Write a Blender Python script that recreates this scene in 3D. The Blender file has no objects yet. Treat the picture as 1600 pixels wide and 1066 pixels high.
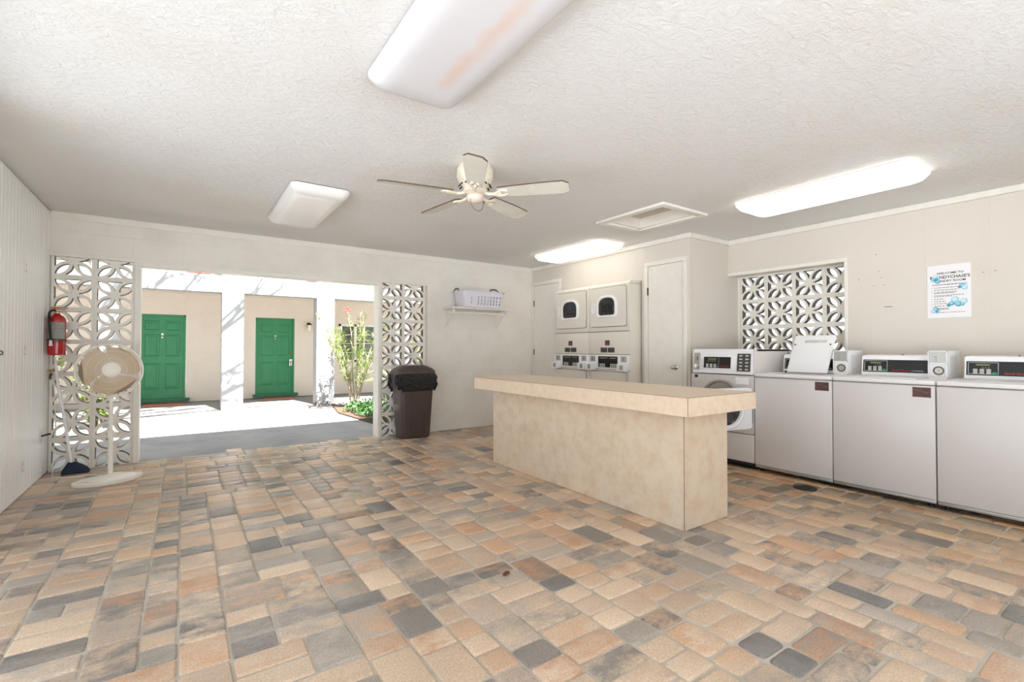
import bpy, bmesh, math, random
from mathutils import Vector, Matrix, Euler
random.seed(11)
PI = math.pi
C = bpy.context.scene.collection
scene = bpy.context.scene

# ------------------------------------------------------------------ materials
MATS = {}
def mat(name, col, rough=0.5, metal=0.0, bump=None, vary=None, emit=None, spec=0.5, trans=0.0, alpha=None, coat=0.0):
    m = bpy.data.materials.new(name); m.use_nodes = True
    nt = m.node_tree; N = nt.nodes; L = nt.links
    b = N['Principled BSDF']
    b.inputs['Base Color'].default_value = (*col, 1)
    b.inputs['Roughness'].default_value = rough
    b.inputs['Metallic'].default_value = metal
    b.inputs['Specular IOR Level'].default_value = spec
    b.inputs['Transmission Weight'].default_value = trans
    b.inputs['Coat Weight'].default_value = coat
    if alpha is not None: b.inputs['Alpha'].default_value = alpha
    tc = N.new('ShaderNodeTexCoord')
    if emit:
        b.inputs['Emission Color'].default_value = (*emit[0], 1)
        b.inputs['Emission Strength'].default_value = emit[1]
    if vary:                      # (second colour, scale, amount, stretch)
        c2, sc, amt = vary[:3]
        mp = N.new('ShaderNodeMapping'); L.new(tc.outputs['Object'], mp.inputs['Vector'])
        if len(vary) > 3: mp.inputs['Scale'].default_value = vary[3]
        nz = N.new('ShaderNodeTexNoise'); nz.inputs['Scale'].default_value = sc
        nz.inputs['Detail'].default_value = 6; nz.inputs['Roughness'].default_value = 0.62
        L.new(mp.outputs['Vector'], nz.inputs['Vector'])
        rp = N.new('ShaderNodeValToRGB')
        rp.color_ramp.elements[0].position = 0.42; rp.color_ramp.elements[1].position = 0.72
        rp.color_ramp.elements[0].color = (0, 0, 0, 1); rp.color_ramp.elements[1].color = (amt, amt, amt, 1)
        L.new(nz.outputs['Fac'], rp.inputs['Fac'])
        mx = N.new('ShaderNodeMixRGB'); mx.inputs['Color1'].default_value = (*col, 1); mx.inputs['Color2'].default_value = (*c2, 1)
        L.new(rp.outputs['Color'], mx.inputs['Fac']); L.new(mx.outputs['Color'], b.inputs['Base Color'])
    if bump:                      # (scale, strength, distance[, stretch])
        mp = N.new('ShaderNodeMapping'); L.new(tc.outputs['Object'], mp.inputs['Vector'])
        if len(bump) > 3: mp.inputs['Scale'].default_value = bump[3]
        nz = N.new('ShaderNodeTexNoise'); nz.inputs['Scale'].default_value = bump[0]
        nz.inputs['Detail'].default_value = 5
        if len(bump) > 4: nz.inputs['Distortion'].default_value = bump[4]
        L.new(mp.outputs['Vector'], nz.inputs['Vector'])
        bp = N.new('ShaderNodeBump'); bp.inputs['Strength'].default_value = bump[1]; bp.inputs['Distance'].default_value = bump[2]
        L.new(nz.outputs['Fac'], bp.inputs['Height']); L.new(bp.outputs['Normal'], b.inputs['Normal'])
    MATS[name] = m
    return m

def srgb(r, g, b):
    f = lambda c: (c / 255 / 12.92) if c <= 10 else ((c / 255 + 0.055) / 1.055) ** 2.4
    return (f(r), f(g), f(b))

WALLC = srgb(232, 228, 220)
m_wall = mat('painted masonry', WALLC, 0.55, vary=(srgb(214, 208, 196), 2.2, 0.6), bump=(26, 0.35, 0.01))
m_board = mat('painted boards', srgb(248, 249, 249), 0.33, vary=(srgb(241, 242, 240), 1.5, 0.5), bump=(5, 0.15, 0.02, (1, 1, 0.15)))
m_panelwall = mat('painted panelling', srgb(219, 212, 202), 0.5, vary=(srgb(209, 201, 188), 1.2, 0.5), bump=(40, 0.08, 0.01))
m_trim = mat('white trim paint', srgb(234, 230, 222), 0.4, vary=(srgb(218, 212, 200), 9, 0.35))
m_ceil = None
m_white = mat('white enamel', srgb(210, 205, 202), 0.3, vary=(srgb(205, 199, 196), 2, 0.4))
m_applgrey = mat('off white enamel', srgb(226, 224, 224), 0.4)
m_plastic = mat('white plastic', srgb(236, 236, 238), 0.35)
m_cream = mat('cream enamel', srgb(232, 223, 206), 0.4, vary=(srgb(176, 140, 100), 30, 0.35))
m_black = mat('black gloss panel', srgb(22, 22, 24), 0.22)
m_dark = mat('dark rubber', srgb(24, 23, 22), 0.6)
m_glassdark = mat('smoked porthole glass', srgb(14, 14, 18), 0.08, coat=0.5)
m_grey = mat('brushed grey metal', srgb(176, 174, 168), 0.35, 0.6)
m_chrome = mat('chrome', srgb(210, 208, 204), 0.15, 1.0)
m_steel = mat('worn steel', srgb(104, 94, 80), 0.45, 0.6, vary=(srgb(90, 60, 40), 60, 0.7))
m_redtxt = mat('red print', srgb(205, 52, 30), 0.5)
m_greytxt = mat('pale grey print', srgb(190, 190, 185), 0.5)
m_inktxt = mat('dark grey print', srgb(66, 64, 66), 0.6)
m_greenkey = mat('green key', srgb(30, 150, 96), 0.4)
m_keys = mat('grey keys', srgb(196, 196, 190), 0.45)
m_lcd = mat('display print', srgb(120, 128, 70), 0.4)
m_brownlab = mat('brown sticker', srgb(72, 40, 38), 0.5, vary=(srgb(150, 120, 112), 90, 0.5, (1, 0.15, 1)))
m_darklab = mat('charcoal sticker', srgb(48, 46, 48), 0.5, vary=(srgb(110, 108, 108), 120, 0.5, (1, 0.2, 1)))
m_counter = mat('speckled beige laminate', srgb(216, 200, 178), 0.42, vary=(srgb(202, 173, 143), 11, 0.8), bump=(120, 0.03, 0.004))
m_countertop = mat('pale beige laminate', srgb(226, 206, 182), 0.4, vary=(srgb(214, 188, 158), 22, 0.75))
m_seam = mat('laminate seam', srgb(120, 96, 74), 0.6)
m_bin = mat('brown plastic', srgb(70, 56, 52), 0.38, vary=(srgb(84, 70, 64), 6, 0.5))
m_bag = mat('black bin liner', srgb(16, 16, 18), 0.22, bump=(14, 0.9, 0.03, (1, 1, 2.2)))
m_basket = mat('lilac white plastic', srgb(222, 220, 230), 0.4)
m_brownh = mat('taupe plastic', srgb(104, 92, 80), 0.5)
m_red = mat('red enamel', srgb(176, 14, 24), 0.25, coat=0.4)
m_brass = mat('brass', srgb(190, 130, 70), 0.3, 1.0)
m_tag = mat('printed tag', srgb(214, 216, 208), 0.5, vary=(srgb(120, 122, 120), 60, 0.7, (0.3, 0.3, 2.5)))
m_fanwhite = mat('ivory plastic', srgb(238, 234, 224), 0.4)
m_fanblade = mat('tan fan plastic', srgb(206, 178, 140), 0.45)
m_blade = mat('faded white blade', srgb(224, 222, 212), 0.45, vary=(srgb(206, 200, 184), 7, 0.6))
m_bladeedge = mat('rusty brown edge', srgb(96, 76, 58), 0.7)
m_dome = mat('frosted glass', srgb(222, 206, 194), 0.35)
m_navy = mat('navy bristle', srgb(34, 48, 72), 0.8, bump=(120, 0.6, 0.01, (8, 8, 0.6)))
m_green = mat('green door paint', srgb(46, 128, 84), 0.4, vary=(srgb(62, 140, 92), 3, 0.6))
m_greensill = mat('green sill paint', srgb(44, 108, 76), 0.5)
m_stucco = mat('cream stucco', srgb(228, 216, 202), 0.85, vary=(srgb(220, 206, 190), 3, 0.5), bump=(60, 0.7, 0.02))
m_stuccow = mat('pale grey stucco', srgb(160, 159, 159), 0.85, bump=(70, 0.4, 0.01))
m_apron = mat('pale bounce concrete', srgb(206, 210, 214), 0.9, vary=(srgb(192, 196, 200), 2.2, 0.8), bump=(90, 0.5, 0.01))
m_conc = mat('grey concrete', srgb(148, 146, 144), 0.9, vary=(srgb(122, 122, 122), 2.2, 0.8), bump=(90, 0.5, 0.01))
m_soil = mat('mulch soil', srgb(104, 84, 66), 0.95, bump=(60, 1.0, 0.03))
m_leaf = mat('sunny leaf', srgb(128, 150, 74), 0.5, vary=(srgb(170, 180, 96), 8, 0.8))
m_leafd = mat('deep green leaf', srgb(58, 104, 52), 0.5, vary=(srgb(96, 140, 66), 9, 0.8))
m_bark = mat('pale grey bark', srgb(176, 160, 142), 0.85, bump=(40, 0.6, 0.02))
m_flower = mat('red petal', srgb(214, 60, 70), 0.6)
m_window = mat('dark window glass', srgb(96, 98, 94), 0.1)
m_pave_mat = mat('terracotta mat', srgb(186, 120, 92), 0.8)
m_lantern = mat('bronze lantern', srgb(64, 50, 38), 0.4, 0.6)
m_lglass = mat('lantern glass', srgb(232, 226, 206), 0.2)
m_paper = mat('laminated paper', srgb(236, 234, 236), 0.3)
m_bub1 = mat('pale blue print', srgb(158, 208, 226), 0.4)
m_bub2 = mat('teal print', srgb(74, 156, 184), 0.4)
m_bub3 = mat('white blue print', srgb(206, 228, 238), 0.4)
m_redroof = mat('red awning', srgb(170, 70, 64), 0.7)
m_upper = mat('grey upper soffit', srgb(150, 148, 144), 0.8)
m_roofing = mat('grey roofing', srgb(150, 148, 144), 0.9)
m_deadleaf = mat('dry leaf', srgb(92, 60, 40), 0.8)
m_drain = mat('cast iron', srgb(38, 40, 36), 0.6, 0.4, bump=(60, 0.6, 0.01))
m_hatch = mat('shaded hatch panel', srgb(206, 194, 178), 0.7)  # tan tint puts the shade of the recess into the panel colour
m_dryer = mat('cream enamel panels', srgb(224, 218, 206), 0.33)
m_seamgrey = mat('shadow gap grey', srgb(96, 90, 84), 0.7)

def make_ceiling():
    m = mat('textured ceiling plaster', srgb(231, 230, 228), 0.7)
    nt = m.node_tree; N = nt.nodes; L = nt.links; b = N['Principled BSDF']
    tc = N.new('ShaderNodeTexCoord')
    mp = N.new('ShaderNodeMapping'); mp.inputs['Scale'].default_value = (0.8, 1.3, 1)
    mp.inputs['Rotation'].default_value = (0, 0, 0.5)
    L.new(tc.outputs['Object'], mp.inputs['Vector'])
    n1 = N.new('ShaderNodeTexNoise'); n1.inputs['Scale'].default_value = 17; n1.inputs['Detail'].default_value = 7
    n1.inputs['Roughness'].default_value = 0.7; n1.inputs['Distortion'].default_value = 1.6
    L.new(mp.outputs['Vector'], n1.inputs['Vector'])
    bp = N.new('ShaderNodeBump'); bp.inputs['Strength'].default_value = 0.6; bp.inputs['Distance'].default_value = 0.02
    L.new(n1.outputs['Fac'], bp.inputs['Height']); L.new(bp.outputs['Normal'], b.inputs['Normal'])
    # old water stains: soft tan blotches
    n2 = N.new('ShaderNodeTexNoise'); n2.inputs['Scale'].default_value = 0.9; n2.inputs['Detail'].default_value = 5
    L.new(tc.outputs['Object'], n2.inputs['Vector'])
    rp = N.new('ShaderNodeValToRGB'); e = rp.color_ramp.elements
    e[0].position = 0.5; e[1].position = 0.8; e[0].color = (0, 0, 0, 1); e[1].color = (0.45, 0.45, 0.45, 1)
    L.new(n2.outputs['Fac'], rp.inputs['Fac'])
    mx = N.new('ShaderNodeMixRGB'); mx.inputs['Color1'].default_value = (*srgb(231, 230, 228), 1); mx.inputs['Color2'].default_value = (*srgb(216, 204, 188), 1)
    L.new(rp.outputs['Color'], mx.inputs['Fac']); L.new(mx.outputs['Color'], b.inputs['Base Color'])
    return m
m_ceil = make_ceiling()

def make_paver():
    m = mat('tumbled concrete pavers', (0.4, 0.3, 0.2), 0.33)
    nt = m.node_tree; N = nt.nodes; L = nt.links; b = N['Principled BSDF']
    a1 = N.new('ShaderNodeAttribute'); a1.attribute_name = 'paver_a'
    a2 = N.new('ShaderNodeAttribute'); a2.attribute_name = 'paver_b'
    tc = N.new('ShaderNodeTexCoord')
    off = N.new('ShaderNodeVectorMath'); off.operation = 'MULTIPLY_ADD'
    L.new(a1.outputs['Color'], off.inputs[0]); off.inputs[1].default_value = (37, 53, 71); L.new(tc.outputs['Object'], off.inputs[2])
    mp = N.new('ShaderNodeMapping'); mp.inputs['Scale'].default_value = (1.0, 1.6, 1)
    L.new(off.outputs[0], mp.inputs['Vector'])
    n1 = N.new('ShaderNodeTexNoise'); n1.inputs['Scale'].default_value = 6.5; n1.inputs['Detail'].default_value = 7; n1.inputs['Roughness'].default_value = 0.7
    L.new(mp.outputs['Vector'], n1.inputs['Vector'])
    rp = N.new('ShaderNodeValToRGB'); e = rp.color_ramp.elements
    e[0].position = 0.40; e[1].position = 0.64
    L.new(n1.outputs['Fac'], rp.inputs['Fac'])
    mx = N.new('ShaderNodeMixRGB'); L.new(a1.outputs['Color'], mx.inputs['Color1']); L.new(a2.outputs['Color'], mx.inputs['Color2'])
    L.new(rp.outputs['Color'], mx.inputs['Fac'])
    # fine grit
    n2 = N.new('ShaderNodeTexNoise'); n2.inputs['Scale'].default_value = 130; n2.inputs['Detail'].default_value = 4
    L.new(tc.outputs['Object'], n2.inputs['Vector'])
    r2 = N.new('ShaderNodeValToRGB'); e = r2.color_ramp.elements
    e[0].position = 0.3; e[1].position = 0.75; e[0].color = (0.78, 0.78, 0.78, 1); e[1].color = (1.16, 1.16, 1.16, 1)
    L.new(n2.outputs['Fac'], r2.inputs['Fac'])
    mu = N.new('ShaderNodeMixRGB'); mu.blend_type = 'MULTIPLY'; mu.inputs['Fac'].default_value = 1
    L.new(mx.outputs['Color'], mu.inputs['Color1']); L.new(r2.outputs['Color'], mu.inputs['Color2'])
    L.new(mu.outputs['Color'], b.inputs['Base Color'])
    bp = N.new('ShaderNodeBump'); bp.inputs['Strength'].default_value = 0.35; bp.inputs['Distance'].default_value = 0.006
    n3 = N.new('ShaderNodeTexNoise'); n3.inputs['Scale'].default_value = 42; n3.inputs['Detail'].default_value = 6
    L.new(tc.outputs['Object'], n3.inputs['Vector'])
    L.new(n3.outputs['Fac'], bp.inputs['Height']); L.new(bp.outputs['Normal'], b.inputs['Normal'])
    return m
m_paver = make_paver()
m_joint = mat('joint sand', srgb(192, 184, 173), 0.9, vary=(srgb(156, 142, 124), 3, 0.8), bump=(150, 0.4, 0.005))
m_jointd = mat('dark joint sand', srgb(120, 104, 84), 0.9)

def make_lens():
    # clear-white acrylic with an old tan streak (burn from the tube) along its middle
    m = mat('yellowed acrylic lens', srgb(216, 214, 217), 0.3, spec=.3)
    nt = m.node_tree; N = nt.nodes; L = nt.links; b = N['Principled BSDF']
    tc = N.new('ShaderNodeTexCoord'); sx = N.new('ShaderNodeSeparateXYZ'); L.new(tc.outputs['Object'], sx.inputs[0])
    nz = N.new('ShaderNodeTexNoise'); nz.inputs['Scale'].default_value = 12; nz.inputs['Detail'].default_value = 5
    L.new(tc.outputs['Object'], nz.inputs['Vector'])
    def math_(op, a, bb):
        n = N.new('ShaderNodeMath'); n.operation = op
        for i, v in enumerate((a, bb)):
            if isinstance(v, (int, float)): n.inputs[i].default_value = v
            else: L.new(v, n.inputs[i])
        return n.outputs[0]
    u = math_('ABSOLUTE', math_('SUBTRACT', sx.outputs['X'], 0.055), 0)
    u = math_('ADD', math_('MULTIPLY', u, 9.0), math_('MULTIPLY', nz.outputs['Fac'], 0.9))
    v = math_('MULTIPLY', math_('SUBTRACT', sx.outputs['Y'], 0.36), 8.0)      # fades out near the far end
    w = math_('MAXIMUM', v, 0.0)
    t = math_('ADD', u, w)
    rp = N.new('ShaderNodeValToRGB'); e = rp.color_ramp.elements
    e[0].position = 0.45; e[1].position = 0.9; e[0].color = (0.5, 0.5, 0.5, 1); e[1].color = (0, 0, 0, 1)
    L.new(t, rp.inputs['Fac'])
    mx = N.new('ShaderNodeMixRGB'); mx.inputs['Color1'].default_value = (*srgb(216, 214, 217), 1); mx.inputs['Color2'].default_value = (*srgb(220, 184, 160), 1)
    L.new(rp.outputs['Color'], mx.inputs['Fac']); L.new(mx.outputs['Color'], b.inputs['Base Color'])
    return m
m_lens_stain = make_lens()
m_lens_off = mat('white acrylic lens', srgb(238, 236, 234), 0.22)
m_lens_on = mat('lit acrylic lens', srgb(245, 243, 238), 0.4, emit=((1.0, 0.96, 0.90), 1.05))

# ------------------------------------------------------------------ mesh helpers
def nb(): return bmesh.new()

def merge(bm, t, M=None):
    if M is not None: bmesh.ops.transform(t, matrix=M, verts=t.verts)
    me = bpy.data.meshes.new('tmp'); t.to_mesh(me); t.free(); bm.from_mesh(me); bpy.data.meshes.remove(me)

def box(bm, x0, x1, y0, y1, z0, z1, bev=0.0, seg=2, M=None, mi=0):
    t = bmesh.new()
    bmesh.ops.create_cube(t, size=1)
    for v in t.verts:
        v.co = Vector((x0 + (v.co.x + .5) * (x1 - x0), y0 + (v.co.y + .5) * (y1 - y0), z0 + (v.co.z + .5) * (z1 - z0)))
    if bev > 0:
        bev = min(bev, 0.49 * min(abs(x1 - x0), abs(y1 - y0), abs(z1 - z0)))
        bmesh.ops.bevel(t, geom=t.edges[:], offset=bev, segments=seg, affect='EDGES', profile=0.5)
    bmesh.ops.recalc_face_normals(t, faces=t.faces[:])
    for f in t.faces: f.material_index = mi
    merge(bm, t, M)

def rings(bm, rs, close_a=True, close_b=True, M=None, mi=0, loop=False):
    """loft equal-length rings of points"""
    t = bmesh.new(); R = [[t.verts.new(p) for p in r] for r in rs]; n = len(rs[0])
    pairs = list(zip(R, R[1:])) + ([(R[-1], R[0])] if loop else [])
    for a, b in pairs:
        for i in range(n):
            j = (i + 1) % n
            t.faces.new((a[i], a[j], b[j], b[i]))
    if not loop:
        if close_a: t.faces.new(list(reversed(R[0])))
        if close_b: t.faces.new(R[-1])
    bmesh.ops.recalc_face_normals(t, faces=t.faces[:])
    for f in t.faces: f.material_index = mi
    merge(bm, t, M)

def lathe(bm, prof, n=24, M=None, mi=0, closed=True):
    rs = [[(r * math.cos(2 * PI * k / n), r * math.sin(2 * PI * k / n), z) for k in range(n)] for r, z in prof]
    rings(bm, rs, closed, closed, M, mi)

def cyl(bm, p, q, r, r2=None, n=14, mi=0, caps=True):
    p = Vector(p); q = Vector(q); d = q - p
    M = Matrix.Translation(p) @ d.to_track_quat('Z', 'Y').to_matrix().to_4x4()
    lathe(bm, [(r, 0), (r if r2 is None else r2, d.length)], n, M, mi, caps)

def smooth_path(pts, k=6):
    P = [Vector(p) for p in pts]; out = []
    for i in range(len(P) - 1):
        p0 = P[max(i - 1, 0)]; p1 = P[i]; p2 = P[i + 1]; p3 = P[min(i + 2, len(P) - 1)]
        for s in range(k):
            t = s / k
            out.append(0.5 * ((2 * p1) + (-p0 + p2) * t + (2 * p0 - 5 * p1 + 4 * p2 - p3) * t * t + (-p0 + 3 * p1 - 3 * p2 + p3) * t ** 3))
    out.append(P[-1]); return out

def tube(bm, pts, r, n=8, closed=False, M=None, mi=0):
    P = [Vector(p) for p in pts]; rs = []; up = None
    rad = r if isinstance(r, (list, tuple)) else [r] * len(P)
    for i, p in enumerate(P):
        if closed: d = P[(i + 1) % len(P)] - P[i - 1]
        else: d = P[min(i + 1, len(P) - 1)] - P[max(i - 1, 0)]
        d.normalize()
        if up is None: up = d.orthogonal().normalized()
        up = (up - d * up.dot(d))
        if up.length < 1e-6: up = d.orthogonal()
        up.normalize(); s = d.cross(up)
        rs.append([p + (up * math.cos(2 * PI * k / n) + s * math.sin(2 * PI * k / n)) * rad[i] for k in range(n)])
    rings(bm, rs, True, True, M, mi, loop=closed)

def prism(bm, poly, z0, z1, M=None, mi=0, side_mi=None):
    t = bmesh.new()
    a = [t.verts.new((x, y, z0)) for x, y in poly]; b = [t.verts.new((x, y, z1)) for x, y in poly]; n = len(poly)
    fs = [t.faces.new(list(reversed(a))), t.faces.new(b)]
    for f in fs: f.material_index = mi
    for i in range(n):
        j = (i + 1) % n
        f = t.faces.new((a[i], a[j], b[j], b[i])); f.material_index = mi if side_mi is None else side_mi
    bmesh.ops.recalc_face_normals(t, faces=t.faces[:])
    merge(bm, t, M)

def rrect(w, d, r, n=4, cx=0, cy=0):
    out = []
    for sx, sy, a0 in ((1, 1, 0), (-1, 1, 90), (-1, -1, 180), (1, -1, 270)):
        for k in range(n + 1):
            a = math.radians(a0 + 90 * k / n)
            out.append((cx + sx * (w / 2 - r) + r * math.cos(a), cy + sy * (d / 2 - r) + r * math.sin(a)))
    return out

def holed(outer, holes, half, name='h'):
    """flat plate in XY with holes, thickness 2*half along Z -> mesh (no bpy.ops)"""
    cu = bpy.data.curves.new(name, 'CURVE'); cu.dimensions = '2D'; cu.fill_mode = 'BOTH'; cu.extrude = half
    for loop in [outer] + holes:
        s = cu.splines.new('POLY'); s.points.add(len(loop) - 1); s.use_cyclic_u = True
        for p, (x, y) in zip(s.points, loop): p.co = (x, y, 0, 1)
    o = bpy.data.objects.new(name, cu); C.objects.link(o)
    dg = bpy.context.evaluated_depsgraph_get(); dg.update()
    me = bpy.data.meshes.new_from_object(o.evaluated_get(dg))
    bpy.data.objects.remove(o); bpy.data.curves.remove(cu)
    me.materials.clear()
    return me

def text_mesh(s, size, sx=1.0, ext=0.0006, align='LEFT', shear=0.0, bold=0.0):
    cu = bpy.data.curves.new('t', 'FONT'); cu.body = s; cu.size = size; cu.extrude = ext; cu.align_x = align; cu.shear = shear; cu.offset = bold
    cu.resolution_u = 2
    o = bpy.data.objects.new('t', cu); C.objects.link(o)
    dg = bpy.context.evaluated_depsgraph_get(); dg.update()
    me = bpy.data.meshes.new_from_object(o.evaluated_get(dg))
    bpy.data.objects.remove(o); bpy.data.curves.remove(cu)
    if sx != 1.0:
        for v in me.vertices: v.co.x *= sx
    me.materials.clear()
    return me

def add_mesh(bm, me, M=None, mi=0):
    t = bmesh.new(); t.from_mesh(me)
    for f in t.faces: f.material_index = mi
    merge(bm, t, M)

def finish(name, me, mats, parent, smooth=True, ang=35):
    me.name = name
    if not isinstance(mats, (list, tuple)): mats = [mats]
    for m in mats: me.materials.append(m)
    if smooth:
        for p in me.polygons: p.use_smooth = True
        me.set_sharp_from_angle(angle=math.radians(ang))
    o = bpy.data.objects.new(name, me); C.objects.link(o)
    if parent is not None: o.parent = parent
    return o

def obj(name, bm, mats, parent=None, smooth=True, ang=35):
    me = bpy.data.meshes.new(name); bm.to_mesh(me); bm.free()
    return finish(name, me, mats, parent, smooth, ang)

def thing(name, label, cat, loc=(0, 0, 0), rotz=0, group=None):
    o = bpy.data.objects.new(name, None); C.objects.link(o); o.empty_display_size = 0.1
    o.location = loc; o.rotation_euler = (0, 0, rotz); o['label'] = label; o['category'] = cat
    if group: o['group'] = group
    return o

def tag(o, label, cat, group=None, kind=None):
    o['label'] = label; o['category'] = cat
    if group: o['group'] = group
    if kind: o['kind'] = kind
    return o

def struct(name, bm, m, label=None, cat=None, parent=None, smooth=False):
    o = obj(name, bm, m, parent, smooth=smooth)
    if parent is None:
        o['kind'] = 'structure'
        if label: o['label'] = label
        if cat: o['category'] = cat
    return o

def dup(root, loc, rotz=None, label=None, skip=()):
    r = root.copy(); C.objects.link(r); r.location = loc
    if rotz is not None: r.rotation_euler = (0, 0, rotz)
    if label: r['label'] = label
    for ch in list(root.children):
        if ch.name.split('.')[0] in skip: continue
        c = ch.copy(); C.objects.link(c); c.parent = r
        for g in list(ch.children):
            d = g.copy(); C.objects.link(d); d.parent = c
    return r

# ------------------------------------------------------------------ setting: dimensions (metres)
XL, XR, YB, ZC, YF = -1.012, 5.30, 6.033, 2.412, -2.4
XD = 4.56          # wall behind the dryers
YCL = 3.18         # side of the closet
ZH = 1.997         # underside of the header over the courtyard opening

# ---- floor of tumbled pavers
def build_floor():
    u = 0.0412
    x0, y0 = XL - 0.02, -1.05
    nx, ny = int((XR + 0.05 - x0) / u), int((YB + 0.10 - y0) / u)
    sizes = [((4, 3), 12), ((4, 4), 10), ((4, 6), 18), ((6, 3), 8), ((5, 3), 8), ((3, 5), 14), ((3, 6), 14), ((3, 4), 10), ((5, 4), 6), ((4, 5), 10)]
    left_sizes = [((4, 3), 34), ((6, 3), 26), ((5, 3), 16), ((4, 4), 6), ((4, 5), 8), ((4, 6), 7), ((3, 3), 3)]
    rng = random.Random(5)
    h = [0] * nx
    pl = []
    while True:
        mn = min(h)
        if mn >= ny: break
        i = h.index(mn); w = 0
        while i + w < nx and h[i + w] == mn: w += 1
        while True:
            ok = [(s, k) for s, k in (left_sizes if x0 + i * u < 2.1 else sizes) if s[0] == w or (s[0] < w and w - s[0] >= 3)]
            if not ok: ok = [((w, 3), 1)] if w < 7 else sizes
            s = rng.choices([a for a, _ in ok], [b for _, b in ok])[0]
            break
        if s[0] > w: s = (w, s[1])
        pl.append((i, mn, s[0], s[1]))
        for k in range(s[0]): h[i + k] = mn + s[1]
    tan = [(208, 184, 160), (200, 175, 150), (214, 190, 164), (192, 168, 146), (204, 180, 154)]
    gry = [(164, 154, 143), (152, 143, 133), (178, 166, 153), (170, 158, 145)]
    drk = [(128, 122, 117), (116, 112, 109), (140, 132, 125)]
    ter = [(204, 166, 134), (198, 160, 128), (208, 174, 144), (186, 144, 114)]
    verts, faces, ca, cb = [], [], [], []
    for (i, j, w, d) in pl:
        X0, X1 = x0 + i * u, x0 + (i + w) * u; Y0, Y1 = y0 + j * u, y0 + (j + d) * u
        if Y0 > YB + 0.09: continue
        r = rng.random()
        A = tan if r < .42 else gry if r < .67 else ter if r < .82 else drk
        r = rng.random()
        B = A if r < .22 else tan if r < .56 else gry if r < .72 else ter if r < .92 else drk
        A = rng.choice(A); B = rng.choice(B); k = rng.uniform(.99, 1.13)
        browning = min(max((X0 - 3.0) / .9, 0), 1) * rng.uniform(.7, 1)        # darker and browner towards the washers
        k = [k * (1 - .13 * browning), k * (1 - .24 * browning), k * (1 - .42 * browning)]
        A = [c * q for c, q in zip(srgb(*A), k)]; B = [c * q for c, q in zip(srgb(*B), k)]
        g = 0.0028 if X0 < 1.2 else 0.0045; jit = 0.0025
        cx, cy = (X0 + X1) / 2 + rng.uniform(-jit, jit), (Y0 + Y1) / 2 + rng.uniform(-jit, jit)
        W, D = X1 - X0 - 2 * g, Y1 - Y0 - 2 * g
        cr = rng.uniform(.007, .014) if X0 < 1.2 else rng.uniform(.013, .024)
        dz = rng.uniform(-.002, .001)
        base = len(verts)
        for ins, z in ((0, -.02), (0.0005, -.007), (.004, -.0018), (.010, 0)):
            rr = rrect(W - 2 * ins, D - 2 * ins, max(cr - ins * .4, .003), 3, cx, cy)
            for q, (px, py) in enumerate(rr):
                wob = 0.0013 * math.sin(px * 91 + py * 57 + q)
                verts.append((px + wob, py + wob, z + dz))
        n = 16
        for lv in range(3):
            for q in range(n):
                q2 = (q + 1) % n
                faces.append((base + lv * n + q, base + lv * n + q2, base + (lv + 1) * n + q2, base + (lv + 1) * n + q))
                ca.append(A); cb.append(B)
        faces.append(tuple(base + 3 * n + q for q in range(n))); ca.append(A); cb.append(B)
    npv = len(faces)
    b = len(verts)
    ex0, ex1, ey0, ey1 = x0 - .05, XR + .1, y0, YB + .10
    verts += [(ex0, ey0, -.0065), (ex1, ey0, -.0065), (ex1, ey1, -.0065), (ex0, ey1, -.0065), (ex0, ey0, -.1), (ex1, ey0, -.1), (ex1, ey1, -.1), (ex0, ey1, -.1)]
    for f in ((0, 1, 2, 3), (7, 6, 5, 4), (0, 4, 5, 1), (1, 5, 6, 2), (2, 6, 7, 3), (3, 7, 4, 0)):
        faces.append(tuple(b + k for k in f)); ca.append((.3, .3, .3)); cb.append((.3, .3, .3))
    me = bpy.data.meshes.new('floor'); me.from_pydata(verts, [], faces)
    for nm, cs in (('paver_a', ca), ('paver_b', cb)):
        at = me.color_attributes.new(nm, 'FLOAT_COLOR', 'CORNER')
        buf = []
        for p in me.polygons:
            c = cs[p.index]
            buf += [c[0], c[1], c[2], 1.0] * p.loop_total
        at.data.foreach_set('color', buf)
    me.materials.append(m_paver); me.materials.append(m_joint)
    me.polygons.foreach_set('material_index', [0] * npv + [1] * 6)
    me.polygons.foreach_set('use_smooth', [True] * npv + [False] * 6)
    me.update()
    o = bpy.data.objects.new('floor', me); C.objects.link(o); o['kind'] = 'structure'
    o['label'] = 'tumbled paver floor in tan, grey and terracotta'; o['category'] = 'floor'
build_floor()

# ---- ceiling with the attic opening
HX0, HX1, HY0, HY1 = 3.47, 3.98, 2.70, 3.38
b = nb()
cx0, cx1, cy0, cy1 = XL - .2, XR + .25, YF, YB + .25
for a in ((cx0, HX0, cy0, cy1), (HX1, cx1, cy0, cy1), (HX0, HX1, cy0, HY0), (HX0, HX1, HY1, cy1)):
    box(b, *a, ZC, ZC + .16)
struct('ceiling', b, m_ceil, 'white textured plaster ceiling', 'ceiling')
b = nb(); box(b, XL - 1.15, XR + .35, YF - .15, YB + .25, ZC + .16, ZC + .23)  # unseen left overhang added to shade the side yard
struct('roof', b, m_roofing, 'flat roof over the laundry room', 'roof')

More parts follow.
